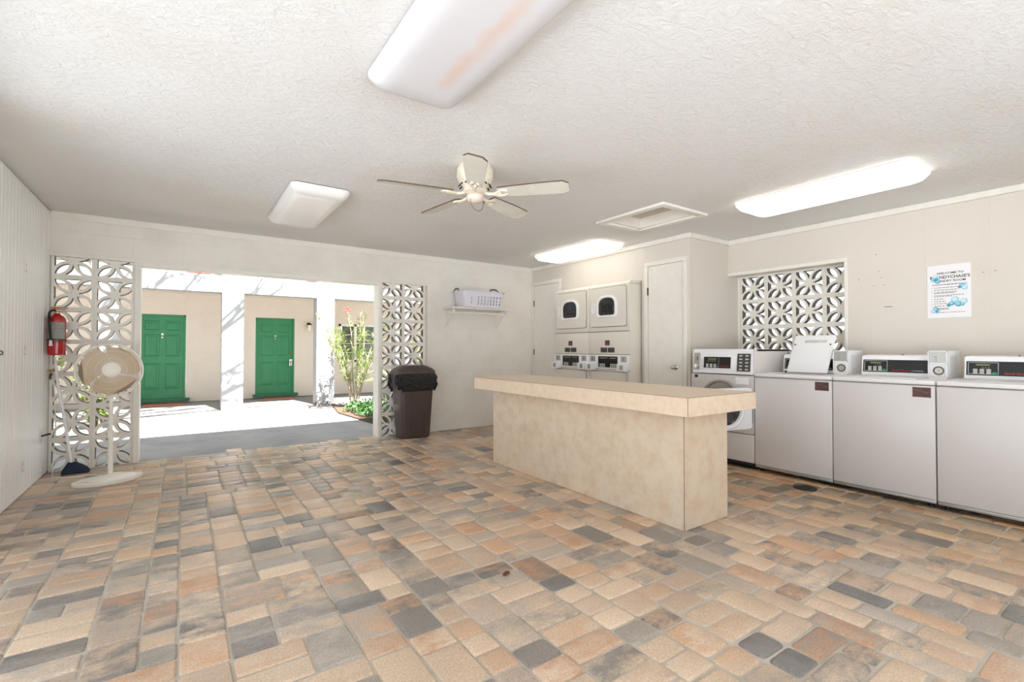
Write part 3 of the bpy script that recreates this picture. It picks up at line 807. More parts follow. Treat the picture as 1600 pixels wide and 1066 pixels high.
# ------------------------------------------------------------------ stacked dryers
def dryer(loc, label, w=.688):
    t = thing('stacked_dryer', label, 'dryer', loc, 0, 'white stacked dryers')
    h = w / 2 - .0015
    b = nb(); box(b, .012, .78, -h, h, .03, 1.935, .006); obj('cabinet', b, m_dryer, t)
    b = nb(); prism(b, [(.0, 1.925), (.03, 1.965), (.75, 1.97), (.78, 1.925)], -h, h, Matrix(((1, 0, 0, 0), (0, 0, 1, 0), (0, 1, 0, 0), (0, 0, 0, 1)))); obj('top_cap', b, m_dryer, t)
    b = nb(); box(b, .02, .7, -h + .01, h - .01, 0, .032); obj('plinth', b, m_dark, t)
    for nm, z0, z1 in (('upper_panel', 1.358, 1.922), ('middle_panel', 1.072, 1.352), ('lower_panel', .05, .872)):
        b = nb(); box(b, -.002, .014, -h, h, z0, z1, .005); obj(nm, b, m_dryer, t)
    for z0, z1 in ((1.418, 1.905), (.30, .855)):
        b = nb(); M = Matrix(((0, 0, 1, 0), (1, 0, 0, 0), (0, 1, 0, 0), (0, 0, 0, 1)))
        zc = (z0 + z1) / 2
        b = nb(); rings(b, [[(px, py + zc, x) for px, py in rrect(.612, z1 - z0 + .012, .034, 4)] for x in (-.001, -.0045)], M=M); gk = b
        b = nb(); rs = []
        for ins, x in ((0, -.002), (0, -.012), (.004, -.016)):
            rs.append([(px, py + zc, x) for px, py in rrect(.60 - 2 * ins, z1 - z0 - 2 * ins, .03, 4)])
        rings(b, rs, M=M); d = obj('door', b, m_dryer, t); obj('door_outline', gk, m_seamgrey, d)  # dark plate behind the door paints the shadow round its edge
        # window: flat bottom, arched top
        def arch(sc, dz=0):
            P = []
            for k in range(5):
                a = math.radians(180 + 90 * k / 4); P.append((-.105 + .035 * math.cos(a), -.075 + .035 * math.sin(a)))
            for k in range(5):
                a = math.radians(270 + 90 * k / 4); P.append((.105 + .035 * math.cos(a), -.075 + .035 * math.sin(a)))
            for k in range(17):
                a = PI * k / 16; P.append((.14 * math.copysign(abs(math.cos(a)) ** .75, math.cos(a)), .005 + .105 * math.sin(a) ** .8))
            return [(x * sc, y * sc) for x, y in P]
        yc, wz = .012, zc + .008
        W = lambda sc, x: [(px + yc, py + wz, x) for px, py in arch(sc)]
        b = nb(); rings(b, [W(1.26, -.014), W(1.24, -.026), W(1.12, -.032), W(1.0, -.026), W(.98, -.016)], M=M, close_a=False, close_b=False); obj('window_rim', b, m_plastic, d)
        b = nb(); rings(b, [W(1.0, -.017), W(.97, -.021), W(.6, -.023)], M=M); obj('window', b, m_glassdark, d)
        b = nb(); rings(b, [[(px + .245, py + zc - .005, x) for px, py in rrect(ww, hh, .02, 4)] for ww, hh, x in ((.058, .135, -.015), (.056, .132, -.024), (.03, .10, -.024), (.026, .094, -.0155))], M=M); obj('handle', b, m_plastic, d)
        for z in (z1 - .07, z0 + .07):
            b = nb(); cyl(b, (-.012, -.305, z - .035), (-.012, -.305, z + .035), .006); obj('hinge', b, m_grey, d)
    for z in (1.355, 1.069):
        b = nb(); box(b, -.0005, .0115, -h + .001, h - .001, z - .003, z + .003); obj('panel_gap', b, m_seamgrey, t)
    # stickers
    b = nb(); box(b, -.0035, .002, -.025, .055, 1.182, 1.246); obj('warning_label', b, m_brownlab, t)
    for y0 in (.018, -.105):
        b = nb(); box(b, -.0035, .002, y0, y0 + .112, 1.095, 1.155); obj('instruction_label', b, m_darklab, t)
    # control strip
    b = nb(); box(b, -.012, .014, -h + .004, h - .004, .885, 1.066, .004); cs = obj('control_strip', b, m_plastic, t)
    b = nb(); box(b, -.015, -.009, -.165, .165, .908, 1.046, .003, 1); obj('display_panel', b, m_black, cs)
    for s in (.09, -.09):
        b = nb()
        for c in range(3):
            for r in range(2): box(b, -.0175, -.014, s - .045 + c * .033, s - .02 + c * .033, .915 + .022 * r, .932 + .022 * r, .001, 1)
        obj('key_pad', b, m_keys, cs)
    b = nb()
    for s in (.085, -.085): box(b, -.0162, -.014, s - .05, s + .05, 1.018, 1.03)
    obj('display', b, m_lcd, cs)
    b = nb(); cyl(b, (-.022, .008, 1.028), (-.014, .008, 1.028), .008); obj('key_lock', b, m_chrome, cs)
    for s in (1, -1):
        b = nb(); box(b, -.016, -.010, s * .262 - .046, s * .262 + .046, .978, 1.05, .002, 1); g = obj('coin_plate', b, m_grey, cs)
        b = nb(); box(b, -.019, -.0155, s * .262 - .003, s * .262 + .003, .995, 1.03); obj('coin_slot', b, m_dark, g)
        b = nb(); box(b, -.085, -.010, s * .272 - .062, s * .272 + .062, .870, .958, .004); v = obj('coin_box', b, m_plastic, cs)
        b = nb(); box(b, -.088, -.084, s * .272 - .04, s * .272 + .012, .888, .946, .001, 1); cyl(b, (-.097, s * .272 - .014, .917), (-.087, s * .272 - .014, .917), .014); obj('lock', b, m_grey, v)
    return t
dryer((4.375, 4.9105, 0), 'stacked dryer beside the plain closet door, farther from the camera')
b = None
dryer((4.375, 4.221, 0), 'stacked dryer next to the closet door with the round knob')

# ------------------------------------------------------------------ shelf and basket
t = thing('wall_shelf', 'white wall shelf with hanging rod on the back wall', 'shelf', (3.48, YB, 1.70))
b = nb(); box(b, -.49, .475, -.29, -.002, -.010, .010, .003); obj('board', b, m_trim, t)
for x in (-.45, .40):
    b = nb(); box(b, x - .012, x + .012, -.27, -.002, -.022, -.010, .002); box(b, x - .012, x + .012, -.006, 0, -.26, -.01, .002)
    tube(b, [(x, -.008, -.245), (x, -.25, -.03)], .0075, 8); box(b, x - .008, x + .008, -.272, -.256, -.075, -.012, .002)
    cyl(b, (x, -.014, -.250), (x, 0, -.250), .009)
    obj('bracket', b, m_trim, t)
b = nb(); cyl(b, (-.57, -.265, -.068), (.50, -.265, -.068), .012); obj('rod', b, m_trim, t)

t = thing('laundry_basket', 'white plastic laundry basket with slotted sides on the wall shelf', 'basket', (3.46, YB - .185, 1.711))
prof = [(.58, .26, .05, 0), (.585, .265, .05, .004), (.655, .315, .06, .19), (.67, .33, .065, .228)]
inn = [(w - .012, d - .012, r, z) for w, d, r, z in reversed(prof[1:])]
inn[-1] = (prof[1][0] - .012, prof[1][1] - .012, .05, .007)
b = nb(); rings(b, [[(x, y, z) for x, y in rrect(w, d, r, 6)] for w, d, r, z in prof + inn])
body = obj('body', b, m_basket, t)
b = nb()
for c in range(8):
    for r in range(3):
        M = Matrix.Translation((-.09 + c * .0505, 0, .055 + r * .045)) @ Matrix.Rotation(PI / 2, 4, 'X') @ Matrix.Rotation(math.radians(-28), 4, 'Z')
        P = [(.0125 * math.cos(2 * PI * k / 10), .021 * math.sin(2 * PI * k / 10)) for k in range(10)]
        prism(b, P, -.3, .3, M)
for r in range(2):
    for xx in (-.20,):
        prism(b, [(xx - .006, -.018), (xx + .006, -.018), (xx + .006, .018), (xx - .006, .018)], -.3, .3, Matrix.Translation((0, 0, .07 + .05 * r)) @ Matrix.Rotation(PI / 2, 4, 'X'))
cme = bpy.data.meshes.new('cut'); b.to_mesh(cme); b.free()
cut = bpy.data.objects.new('cut', cme); C.objects.link(cut); cut.parent = t
mod = body.modifiers.new('b', 'BOOLEAN'); mod.operation = 'DIFFERENCE'; mod.object = cut; mod.solver = 'EXACT'
dg = bpy.context.evaluated_depsgraph_get(); dg.update()
nm = bpy.data.meshes.new_from_object(body.evaluated_get(dg))
body.modifiers.clear(); body.data = nm; bpy.data.objects.remove(cut); bpy.data.meshes.remove(cme)
b = nb(); tube(b, [(x, y, .230) for x, y in rrect(.70, .355, .07, 8)], .010, 8, closed=True); obj('rim', b, m_basket, t)
for x in (-.315, .14):
    b = nb()
    if x < 0: tube(b, smooth_path([(-.352, -.07, .228), (-.356, -.03, .252), (-.356, .03, .252), (-.352, .07, .228)]), .012, 8)
    else: tube(b, smooth_path([(x - .07, -.178, .23), (x - .03, -.182, .254), (x + .03, -.182, .254), (x + .07, -.178, .23)]), .012, 8)
    obj('handle', b, m_brownh, t)

# ------------------------------------------------------------------ trash can
t = thing('trash_can', 'tall brown plastic trash can with black liner by the block screen', 'bin', (2.47, 5.845, 0))
b = nb(); rings(b, [[(x, y, z) for x, y in rrect(w, d, r, 6)] for w, d, r, z in ((.35, .25, .03, 0), (.375, .275, .045, .012), (.385, .285, .045, .05), (.47, .335, .05, .80), (.47, .335, .05, .82))]); 
for x in (-.08, .10): box(b, x - .003, x + .003, -.168, -.12, .05, .60, 0, 1, Matrix.Rotation(math.radians(-1.8), 4, 'X'))
obj('body', b, m_bin, t)
# crumpled liner turned over the rim
rng = random.Random(8); ph = [rng.uniform(0, 6.28) for _ in range(12)]
def bagring(off, z, amp, zamp, n=72):
    base = rrect(.475 + off, .34 + off, .06, 17); n = len(base); out = []
    for k, (x, y) in enumerate(base):
        a = 2 * PI * k / n
        s = math.sin(7 * a + ph[0] + z * 9) + .7 * math.sin(13 * a + ph[1] - z * 22) + .5 * math.sin(23 * a + ph[2] + z * 15)
        l = math.hypot(x, y); f = 1 + amp * s / max(l, .1)
        out.append((x * f, min(y * f, .172), z + zamp * (math.sin(3 * a + ph[3]) + .7 * math.sin(5 * a + ph[4]) + .4 * math.sin(11 * a + ph[5]))))
    return out
b = nb(); rings(b, [bagring(.004, .63, .004, .022), bagring(.032, .622, .010, .024), bagring(.055, .67, .013, .018), bagring(.046, .72, .010, .012), bagring(.058, .765, .010, .006), bagring(.036, .815, .006, 0), bagring(.012, .825, .002, 0)], False, False)
lin = obj('liner', b, m_bag, t, ang=60)
b = nb(); lathe(b, [(.001, -.05), (.03, -.04), (.042, 0), (.03, .045), (.012, .065), (.001, .07)], 12, Matrix.Translation((-.262, -.10, .74)) @ Matrix.Diagonal((1, 1.2, 1.1, 1))); obj('liner_knot', b, m_bag, lin)
b = nb(); lathe(b, [(.001, -.05), (.03, -.03), (.036, .01), (.02, .05), (.001, .06)], 10, Matrix.Translation((.245, -.11, .665)) @ Matrix.Rotation(.5, 4, 'Y')); obj('liner_flap', b, m_bag, lin)
b = nb()
rings(b, [[(x, y, z) for x, y in rrect(w, d, r, 6)] for w, d, r, z in ((.47, .33, .06, .805), (.515, .352, .07, .81), (.518, .354, .07, .845), (.50, .345, .07, .858), (.46, .31, .09, .885), (.34, .22, .09, .918))], close_b=False)
rings(b, [[(x, y, z) for x, y in rrect(w, d, r, 6)] for w, d, r, z in ((.34, .22, .09, .918), (.27, .16, .05, .926), (.25, .14, .045, .905), (.25, .14, .045, .86))], False, True)
obj('lid', b, m_bin, t, ang=50)
b = nb(); box(b, -.12, .12, .040, .046, .87, .93, .003); obj('flap', b, m_basket, t)

# ------------------------------------------------------------------ notice on the right wall
t = thing('notice', 'white laundry room rules notice with blue bubbles on the wall', 'sign', (XR, 1.212, 1.63))
b = nb(); box(b, -.004, -.0005, -.140, .140, -.225, .225, .001, 1); pp = obj('sheet', b, m_paper, t)
def sign_text(s, size, yl, z, sx, m, bold=0.0):
    me = text_mesh(s, size, sx, .0004, 'CENTER', bold=bold)
    M = Matrix.Translation((-.0046, yl, z)) @ Matrix(((0, 0, -1, 0), (-1, 0, 0, 0), (0, 1, 0, 0), (0, 0, 0, 1)))
    b = nb(); add_mesh(b, me, M); return obj('lettering', b, m, pp, smooth=False)
sign_text('WELCOME TO', .023, -.010, .146, 1.15, m_inktxt, .0004)
sign_text("BRANDYCHASE'S", .034, -.006, .108, .98, m_inktxt, .0007)
sign_text('LAUNDRY ROOM', .025, -.004, .079, 1.05, m_inktxt, .0004)
b = nb(); rng = random.Random(4)
def row(z, y1, y0, hgt=.0042):
    y = y1
    while y > y0:
        l = rng.uniform(.008, .022)
        yy = max(y - l, y0)
        box(b, -.0049, -.0042, yy, y, z, z + hgt); y = yy - .0045
row(.054, .105, -.115, .006)
for z, e in ((.030, -.06), (.010, -.06), (-.008, -.05), (-.017, -.04), (-.036, -.095), (-.045, -.02), (-.066, .03), (-.086, .02), (-.105, .015), (-.126, .02), (-.146, .0), (-.153, .0)):
    row(z, .095, e)
for z in (-.180,): row(z, .10, -.105, .004)
for z in (.030, .010, -.008, -.036, -.066, -.086, -.105, -.126): box(b, -.0049, -.0042, .108, .112, z, z + .004)
obj('small_print', b, m_inktxt, pp, smooth=False)
def bubble(y, z, r, m1, m2):
    b = nb(); M = Matrix.Translation((-.0044, y, z)) @ Matrix.Rotation(-PI / 2, 4, 'Y')
    lathe(b, [(r, 0), (r, .0008), (r * .8, .001), (r * .02, .001)], 24, M, 0)
    lathe(b, [(r * .62, .0008), (r * .62, .0014), (.0001, .0014)], 20, Matrix.Translation((0, r * .12, r * .15)) @ M, 1)
    obj('bubble', b, [m1, m2], pp)
for y, z, r, a, c in ((.085, .125, .018, m_bub1, m_bub3), (.100, .095, .018, m_bub3, m_bub1), (.078, .100, .024, m_bub1, m_bub2), (.07, .082, .014, m_bub2, m_bub1),
                      (-.085, .040, .018, m_bub2, m_bub1), (-.105, .052, .016, m_bub3, m_bub1), (-.10, .022, .02, m_bub1, m_bub3), (-.07, .028, .012, m_bub2, m_bub2),
                      (-.04, -.075, .026, m_bub1, m_bub3), (-.02, -.105, .018, m_bub2, m_bub1), (-.06, -.112, .022, m_bub2, m_bub1), (-.095, -.090, .024, m_bub1, m_bub3), (.0, -.118, .015, m_bub2, m_bub2), (-.085, -.115, .014, m_bub2, m_bub1),
                      (.085, -.150, .020, m_bub2, m_bub1), (.1, -.165, .018, m_bub1, m_bub3), (.075, -.172, .014, m_bub1, m_bub2), (.06, -.165, .010, m_bub3, m_bub1)):
    bubble(y, z, r, a, c)

# ------------------------------------------------------------------ fire extinguisher
t = thing('fire_extinguisher', 'red fire extinguisher with black hose hung in the corner', 'extinguisher', (-.936, 5.90, 1.075))
b = nb(); lathe(b, [(.050, 0), (.060, .004), (.062, .02), (.062, .31), (.058, .335), (.045, .355), (.025, .366), (.02, .38)], 28); obj('cylinder', b, m_red, t)
b = nb(); rings(b, [[(.0632 * math.cos(a), .0632 * math.sin(a), z) for a in [math.radians(-150 + 125 * k / 14) for k in range(15)] + [math.radians(-25 - 125 * k / 14) for k in range(15)]] for z in (.15, .30)], True, True)
obj('instruction_label', b, m_tag, t, smooth=False)
b = nb(); lathe(b, [(.0635, .125), (.0665, .128), (.0665, .145), (.0635, .148)], 28, closed=False); box(b, -.012, .012, -.074, -.060, .12, .15, .003); 
box(b, -.020, .020, .060, .118, .05, .33, .002); obj('bracket', b, m_steel, t)
b = nb(); cyl(b, (0, 0, .375), (0, 0, .405), .018); box(b, -.016, .016, -.025, .02, .395, .415, .004); cyl(b, (.0, -.018, .402), (.04, -.022, .402), .014); obj('valve', b, m_chrome, t)
b = nb(); M = Matrix.Rotation(.5, 4, 'Z'); box(b, -.05, .075, -.012, .012, .430, .437, .003, 1, M); box(b, -.055, .055, -.011, .011, .415, .421, .003, 1, M); box(b, -.02, .01, -.011, .011, .41, .436, .002, 1, M); obj('squeeze_handle', b, m_brass, t)
b = nb(); tube(b, smooth_path([(-.008, -.02, .404), (-.03, -.055, .40), (-.042, -.068, .36), (-.036, -.072, .25), (-.03, -.076, .16), (-.028, -.078, .135)], 6), .009, 8); obj('hose', b, m_dark, t)
b = nb(); cyl(b, (-.028, -.078, .135), (-.027, -.076, .085), .010, .014); obj('nozzle', b, m_basket, t)

# ------------------------------------------------------------------ pedestal fan
t = thing('pedestal_fan', 'ivory pedestal fan with a round grille standing by the block screen', 'fan', (-.51, 5.36, 0), math.radians(22))
b = nb()
def foot(sc, z, n=40):
    return [(.245 * sc * math.cos(2 * PI * k / n), .165 * sc * math.copysign(abs(math.sin(2 * PI * k / n)) ** 1.25, math.sin(2 * PI * k / n)), z) for k in range(n)]
# plate with the carry hole at its left end
outer = [(x, y) for x, y, _ in foot(1, 0)]
hole = [(-.175 + .05 * math.cos(2 * PI * k / 24), .045 * math.sin(2 * PI * k / 24)) for k in range(24)]
add_mesh(b, holed(outer, [hole], .012), Matrix.Translation((0, 0, .0125)))
rings(b, [[(x + .03, y, z) for x, y, z in foot(s, z)] for s, z in ((.68, .022), (.62, .034), (.36, .048), (.14, .062))])
obj('base', b, m_fanwhite, t, ang=50)
b = nb(); cyl(b, (0.01, 0, .05), (.01, 0, .40), .019); cyl(b, (.01, 0, .39), (.01, 0, .43), .024); cyl(b, (.01, 0, .42), (.01, 0, .74), .0145); obj('pole', b, m_fanwhite, t)
b = nb(); cyl(b, (.03, -.005, .41), (.052, -.012, .41), .010); obj('height_knob', b, m_fanwhite, t)
HM = Matrix.Translation((0, 0, .948)) @ Matrix.Rotation(math.radians(-10), 4, 'Z') @ Matrix.Rotation(math.radians(-6), 4, 'X')
AX = HM @ Matrix.Rotation(PI / 2, 4, 'X')            # local z -> forwards (-y)
b = nb(); lathe(b, [(.04, -.21), (.06, -.19), (.072, -.13), (.07, -.06), (.05, -.03)], 24, AX); cyl(b, (.01, 0.03, .73), (0.005, .06, .86), .028, .035); obj('motor', b, m_fanwhite, t)
RG = .226
b = nb()
for k in range(110):
    a = 2 * PI * k / 110; c, s = math.cos(a), math.sin(a)
    tube(b, [AX @ Vector((r * c, r * s, z)) for r, z in ((.055, .072), (.10, .070), (.17, .054), (.21, .026), (RG, .0))], .0013, 4)
for r, z in ((.105, .069), (.165, .0555)): tube(b, [AX @ Vector((r * math.cos(2 * PI * k / 48), r * math.sin(2 * PI * k / 48), z)) for k in range(48)], .0010, 5, closed=True)
obj('front_grille', b, m_fanwhite, t)
b = nb()
for k in range(60):
    a = 2 * PI * k / 60; c, s = math.cos(a), math.sin(a)
    tube(b, [AX @ Vector((r * c, r * s, z)) for r, z in ((.06, -.075), (.12, -.07), (.19, -.045), (RG, .0))], .0013, 4)
obj('rear_grille', b, m_fanwhite, t)
b = nb(); tube(b, [AX @ Vector((RG * math.cos(2 * PI * k / 64), RG * math.sin(2 * PI * k / 64), 0)) for k in range(64)], .0085, 8, closed=True); obj('grille_rim', b, m_fanwhite, t)
b = nb(); lathe(b, [(.062, .066), (.064, .074), (.055, .082), (.03, .086), (.001, .087)], 28, AX); obj('grille_badge', b, m_fanwhite, t)
b = nb(); lathe(b, [(.045, -.02), (.05, 0), (.045, .03), (.02, .042), (.001, .043)], 20, AX); obj('hub', b, m_fanblade, t)
for k in range(3):
    a0 = 2 * PI * k / 3 + .5; b = nb(); rs = []
    for q in range(9):
        r = .04 + .165 * q / 8; half = math.radians(50 + 8 * math.sin(PI * q / 8)); lead = math.radians(18) * q / 8
        ring = []
        for e in range(9):
            a = a0 + lead + half * (e / 4 - 1); zz = .018 * (1 - e / 4)
            ring.append((r * math.cos(a), r * math.sin(a), zz + .0012))
        ring += [(x, y, z - .0024) for x, y, z in reversed(ring)]
        rs.append(ring)
    rings(b, rs, M=AX); obj('blade', b, m_fanblade, t)

# ------------------------------------------------------------------ broom, cord, wall hardware
t = thing('broom', 'upright broom with white handle and navy head leaning on the block screen', 'broom', (-.80, 5.86, 0))
b = nb(); rings(b, [[(x + dx, y + .01, z) for x, y in rrect(w, d, .012, 3)] for w, d, z, dx in ((.19, .12, .003, .01), (.17, .11, .035, .005), (.11, .07, .075, -.005), (.05, .045, .10, -.02))]); obj('bristles', b, m_navy, t)
b = nb(); tube(b, [(-.02, .01, .085), (-.07, .03, .45), (-.125, .06, .80), (-.155, .085, 1.06)], .011, 10); obj('handle', b, m_plastic, t)
b = nb(); tube(b, smooth_path([(-.545, 5.535, .006), (-.60, 5.62, .006), (-.68, 5.67, .006), (-.80, 5.66, .006), (-.925, 5.76, .006), (-.955, 5.93, .02), (-.96, 5.99, .2), (-.95, 6.0, .40), (-.96, 6.0, .62), (-.97, 6.0, .9)], 8), .0045, 8)
tag(obj('power_cord', b, m_plastic), 'thin white power cord running from the pedestal fan to the corner', 'cord')
def hinge(z, y, label):
    b = nb(); box(b, XL + .0005, XL + .005, y - .03, y - .003, z - .04, z + .04, .001); box(b, XL + .0005, XL + .005, y + .003, y + .03, z - .04, z + .04, .001); cyl(b, (XL + .006, y, z - .04), (XL + .006, y, z + .04), .005)
    h_ = obj('strap_hinge', b, m_trim); tag(h_, label, 'hinge', 'hinges on the board wall')
    b = nb()
    for dz in (-.028, .02): 
        for dy in (-.018, .016): cyl(b, (XL + .0045, y + dy, z + dz), (XL + .0065, y + dy, z + dz), .005)
    obj('screw', b, m_steel, h_)
hinge(1.77, 5.225, 'white painted hinge high on the left board wall')
hinge(1.12, 5.225, 'white painted hinge halfway up the left board wall')
hinge(.22, 5.225, 'white painted hinge low on the left board wall')
t = thing('barrel_bolt', 'black barrel bolt on a white plate low on the board wall', 'bolt', (XL, 5.80, .361))
b = nb(); box(b, .0005, .006, -.03, .03, -.05, .05, .002); obj('plate', b, m_trim, t)
b = nb(); cyl(b, (.012, -.03, .012), (.045, .07, .012), .008); obj('bolt', b, m_dark, t)
t = thing('hasp', 'grey steel hasp at the left edge of the board wall', 'latch', (XL, 4.545, 1.108))
b = nb(); box(b, .0005, .005, -.03, .03, -.02, .02, .001); obj('plate', b, m_steel, t)
b = nb(); tube(b, smooth_path([(.004, .0, -.012), (.025, 0, -.01), (.025, 0, .01), (.004, 0, .012)], 4), .004, 8); obj('staple', b, m_steel, t)
t = thing('hose_faucet', 'small brass hose faucet on the corner block beside the screen', 'faucet', (-.985, 6.032, .90))
b = nb(); tube(b, smooth_path([(0, 0, 0), (0, -.05, .0), (0, -.075, -.012), (0, -.082, -.045)], 5), .009, 10); obj('spout', b, m_steel, t)
b = nb(); cyl(b, (0, -.04, 0), (0, -.04, .035), .006); tube(b, [(.02 * math.cos(2 * PI * k / 16), -.04 + .02 * math.sin(2 * PI * k / 16), .036) for k in range(16)], .004, 6, closed=True); box(b, -.018, .018, -.043, -.037, .033, .038); obj('handle', b, m_brass, t)
b = nb(); lathe(b, [(.085, 0), (.085, .006), (.07, .008), (.065, .005), (.001, .005)], 28, Matrix.Translation((4.21, 1.87, -.001))); tag(obj('floor_drain', b, m_drain), 'dark round drain cover in the pavers before the washers', 'drain')
b = nb(); rings(b, [[(x * s, y * s * .5, z) for x, y in circ(.03, 10)] for s, z in ((.5, .001), (1, .004), (.6, .008))]); lf = obj('dry_leaf', b, m_deadleaf); lf.location = (1.36, 2.02, 0); lf.rotation_euler = (0, 0, .6); tag(lf, 'curled brown dry leaf lying on the pavers left of the counter', 'leaf')
b = nb()
for y, z in ((1.72, 2.02), (1.70, 1.86), (1.86, 1.80), (1.68, 1.80), (1.665, 1.73), (1.74, 1.73), (1.0, 1.76), (.93, 1.765)):
    box(b, XR - .003, XR - .0005, y - .006, y + .006, z - .002, z + .002)
box(b, XR - .003, XR - .0005, 1.60, 1.66, 1.525, 1.53)
struct('trim_9', b, m_steel, 'small nail holes and scuffs on the washer wall', 'marks')

# ------------------------------------------------------------------ courtyard
b = nb(); box(b, -30, 40, YB + .10, 60, -.12, -.012); box(b, -30, XL - .1, 4.6, YB + .1, -.12, -.012); box(b, XR + .1, 40, YF, YB + .1, -.12, -.012)
struct('ground', b, m_conc, 'concrete courtyard slab', 'ground')
YC, YW = 10.3, 12.3
b = nb(); box(b, -30, 40, -40, YF, -.12, -.012); box(b, -30, XL - .1, YF, 4.6, -.12, -.012); box(b, XL - .1, XR + .1, YF, -1.05, -.12, -.004)  # unseen pale ground, added as a reflector for sunlight
struct('bounce_apron', b, m_apron, 'unseen pale concrete apron added to bounce sunlight into the laundry room', 'ground')
t = thing('apartment_building', 'cream stucco apartment building with white columns across the courtyard', 'building', (0, YC, 0))
b = nb()
d1 = (-.755, .065); d2 = (1.375, 2.195); win = (3.22, 4.18)
zt = 1.845
def wallseg(x0, x1, z0, z1): box(b, x0, x1, YW - YC, YW - YC + .2, z0, z1)
wallseg(-9, d1[0], 0, 3.0); wallseg(d1[0], d1[1], zt, 3.0); wallseg(d1[1], d2[0], 0, 3.0); wallseg(d2[0], d2[1], zt, 3.0); wallseg(d2[1], win[0], 0, 3.0)
wallseg(win[0], win[1], 0, .80); wallseg(win[0], win[1], 1.75, 3.0); wallseg(win[1], 12, 0, 3.0)
wallseg(d1[0], d1[1], 0, .03); wallseg(d2[0], d2[1], 0, .03)
obj('wall', b, m_stucco, t, smooth=False)
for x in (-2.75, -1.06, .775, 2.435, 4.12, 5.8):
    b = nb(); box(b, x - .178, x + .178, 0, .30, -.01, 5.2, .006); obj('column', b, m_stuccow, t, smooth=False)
b = nb(); box(b, -9, 12, .004, .28, 2.175, 2.49); obj('beam', b, m_stuccow, t, smooth=False)
b = nb(); box(b, -9, 12, .28, 2.0, 2.30, 2.49); obj('porch_ceiling', b, m_stucco, t, smooth=False)
b = nb(); box(b, -9, 12, .6, 2.2, 2.49, 2.62); box(b, -9, 12, 1.9, 2.2, 2.62, 5.2); box(b, -9, 12, -.3, 2.4, 5.2, 5.4); obj('upper_storey', b, m_upper, t, smooth=False)
b = nb(); box(b, .05, .42, .02, .2, 2.49, 2.56); obj('awning', b, m_redroof, t, smooth=False)
b = nb(); y0 = YW - YC
for x0, x1, z0, z1 in ((win[0], win[0] + .05, .80, 1.75), (win[1] - .05, win[1], .80, 1.75), (win[0], win[1], .80, .85), (win[0], win[1], 1.70, 1.75), (3.60, 3.66, .80, 1.75)):
    box(b, x0, x1, y0 - .02, y0 + .1, z0, z1)
for z in (1.04, 1.27, 1.49): box(b, win[0], win[1], y0 + .03, y0 + .05, z - .008, z + .008)
wf = obj('window', b, m_trim, t, smooth=False)
b = nb(); box(b, win[0] + .05, win[1] - .05, y0 + .06, y0 + .07, .85, 1.70); obj('glass', b, m_window, wf, smooth=False)

def green_door(x0, x1, label, knocker, lock):
    t = thing('entry_door', label, 'door', (x0, YW, .03), 0, 'green six panel doors')
    w = x1 - x0; H = zt - .033
    b = nb(); box(b, .0, w, .03, .08, .06, H)
    bw = .05; 
    slab = obj('slab', b, m_green, t, smooth=False)
    b = nb(); box(b, .0, .035, .0, .05, .05, H - .0, .003); box(b, w - .035, w, .0, .05, .05, H, .003); box(b, 0, w, .0, .05, H - .035, H, .003); obj('frame', b, m_green, t, smooth=False)
    for (a0, a1) in ((.11, .36), (w - .36, w - .11)):
        for (z0, z1) in ((.26, .80), (.94, 1.40), (1.48, 1.68)):
            b = nb(); rs = []
            M = Matrix(((1, 0, 0, 0), (0, 0, 1, 0), (0, 1, 0, 0), (0, 0, 0, 1)))
            cxp, czp = (a0 + a1) / 2, (z0 + z1) / 2
            for ins, d in ((0, .0300), (.012, .020), (.030, .0290), (.055, .022)):
                rs.append([(cxp + sx * ((a1 - a0) / 2 - ins), czp + sz * ((z1 - z0) / 2 - ins), d) for sx, sz in ((-1, -1), (1, -1), (1, 1), (-1, 1))])
            rings(b, rs, False, True, M); obj('panel', b, m_green, slab, smooth=False)
    b = nb(); box(b, -.055, w + .075, -.10, -.002, 0, .062, .004); box(b, .002, w - .002, -.01, .05, .004, .058); obj('sill', b, m_greensill, t)
    if knocker:
        b = nb(); cyl(b, (w / 2, .018, 1.40), (w / 2, .03, 1.40), .022); cyl(b, (w / 2, .018, 1.335), (w / 2, .03, 1.335), .016); obj('knocker', b, m_chrome, slab)
    if lock:
        b = nb(); cyl(b, (w - .075, .0, 1.0), (w - .075, .03, 1.0), .025); obj('deadbolt', b, m_brass, slab)
        b = nb(); lathe(b, [(.03, 0), (.012, .01), (.012, .03), (.03, .045), (.03, .065), (.01, .07)], 16, Matrix.Translation((w - .075, .03, .83)) @ Matrix.Rotation(PI / 2, 4, 'X')); obj('knob', b, m_chrome, slab)
        b = nb(); box(b, w - .115, w - .055, -.055, -.015, .70, .79, .006); tube(b, smooth_path([(w - .105, -.035, .785), (w - .10, -.035, .84), (w - .07, -.035, .84), (w - .065, -.035, .785)], 4), .006, 6); obj('lockbox', b, m_chrome, slab)
    return t
green_door(d1[0] + .003, d1[1] - .003, 'green six panel entry door partly hidden by the white post', True, False)
green_door(d2[0] + .003, d2[1] - .003, 'green six panel entry door with a hanging lockbox', True, True)
b = nb(); box(b, 1.50, 2.12, 11.72, 12.12, -.011, .006, .003); tag(obj('door_mat', b, m_pave_mat), 'thin terracotta mat before the green door with lockbox', 'mat')
b = nb(); box(b, -.62, .02, 11.72, 12.10, -.011, .006, .003); tag(obj('door_mat', b, m_pave_mat), 'thin terracotta mat before the green door beside the post', 'mat')
t = thing('wall_lantern', 'small bronze lantern on the cream wall right of a green door', 'lamp', (2.50, YW, 1.66))
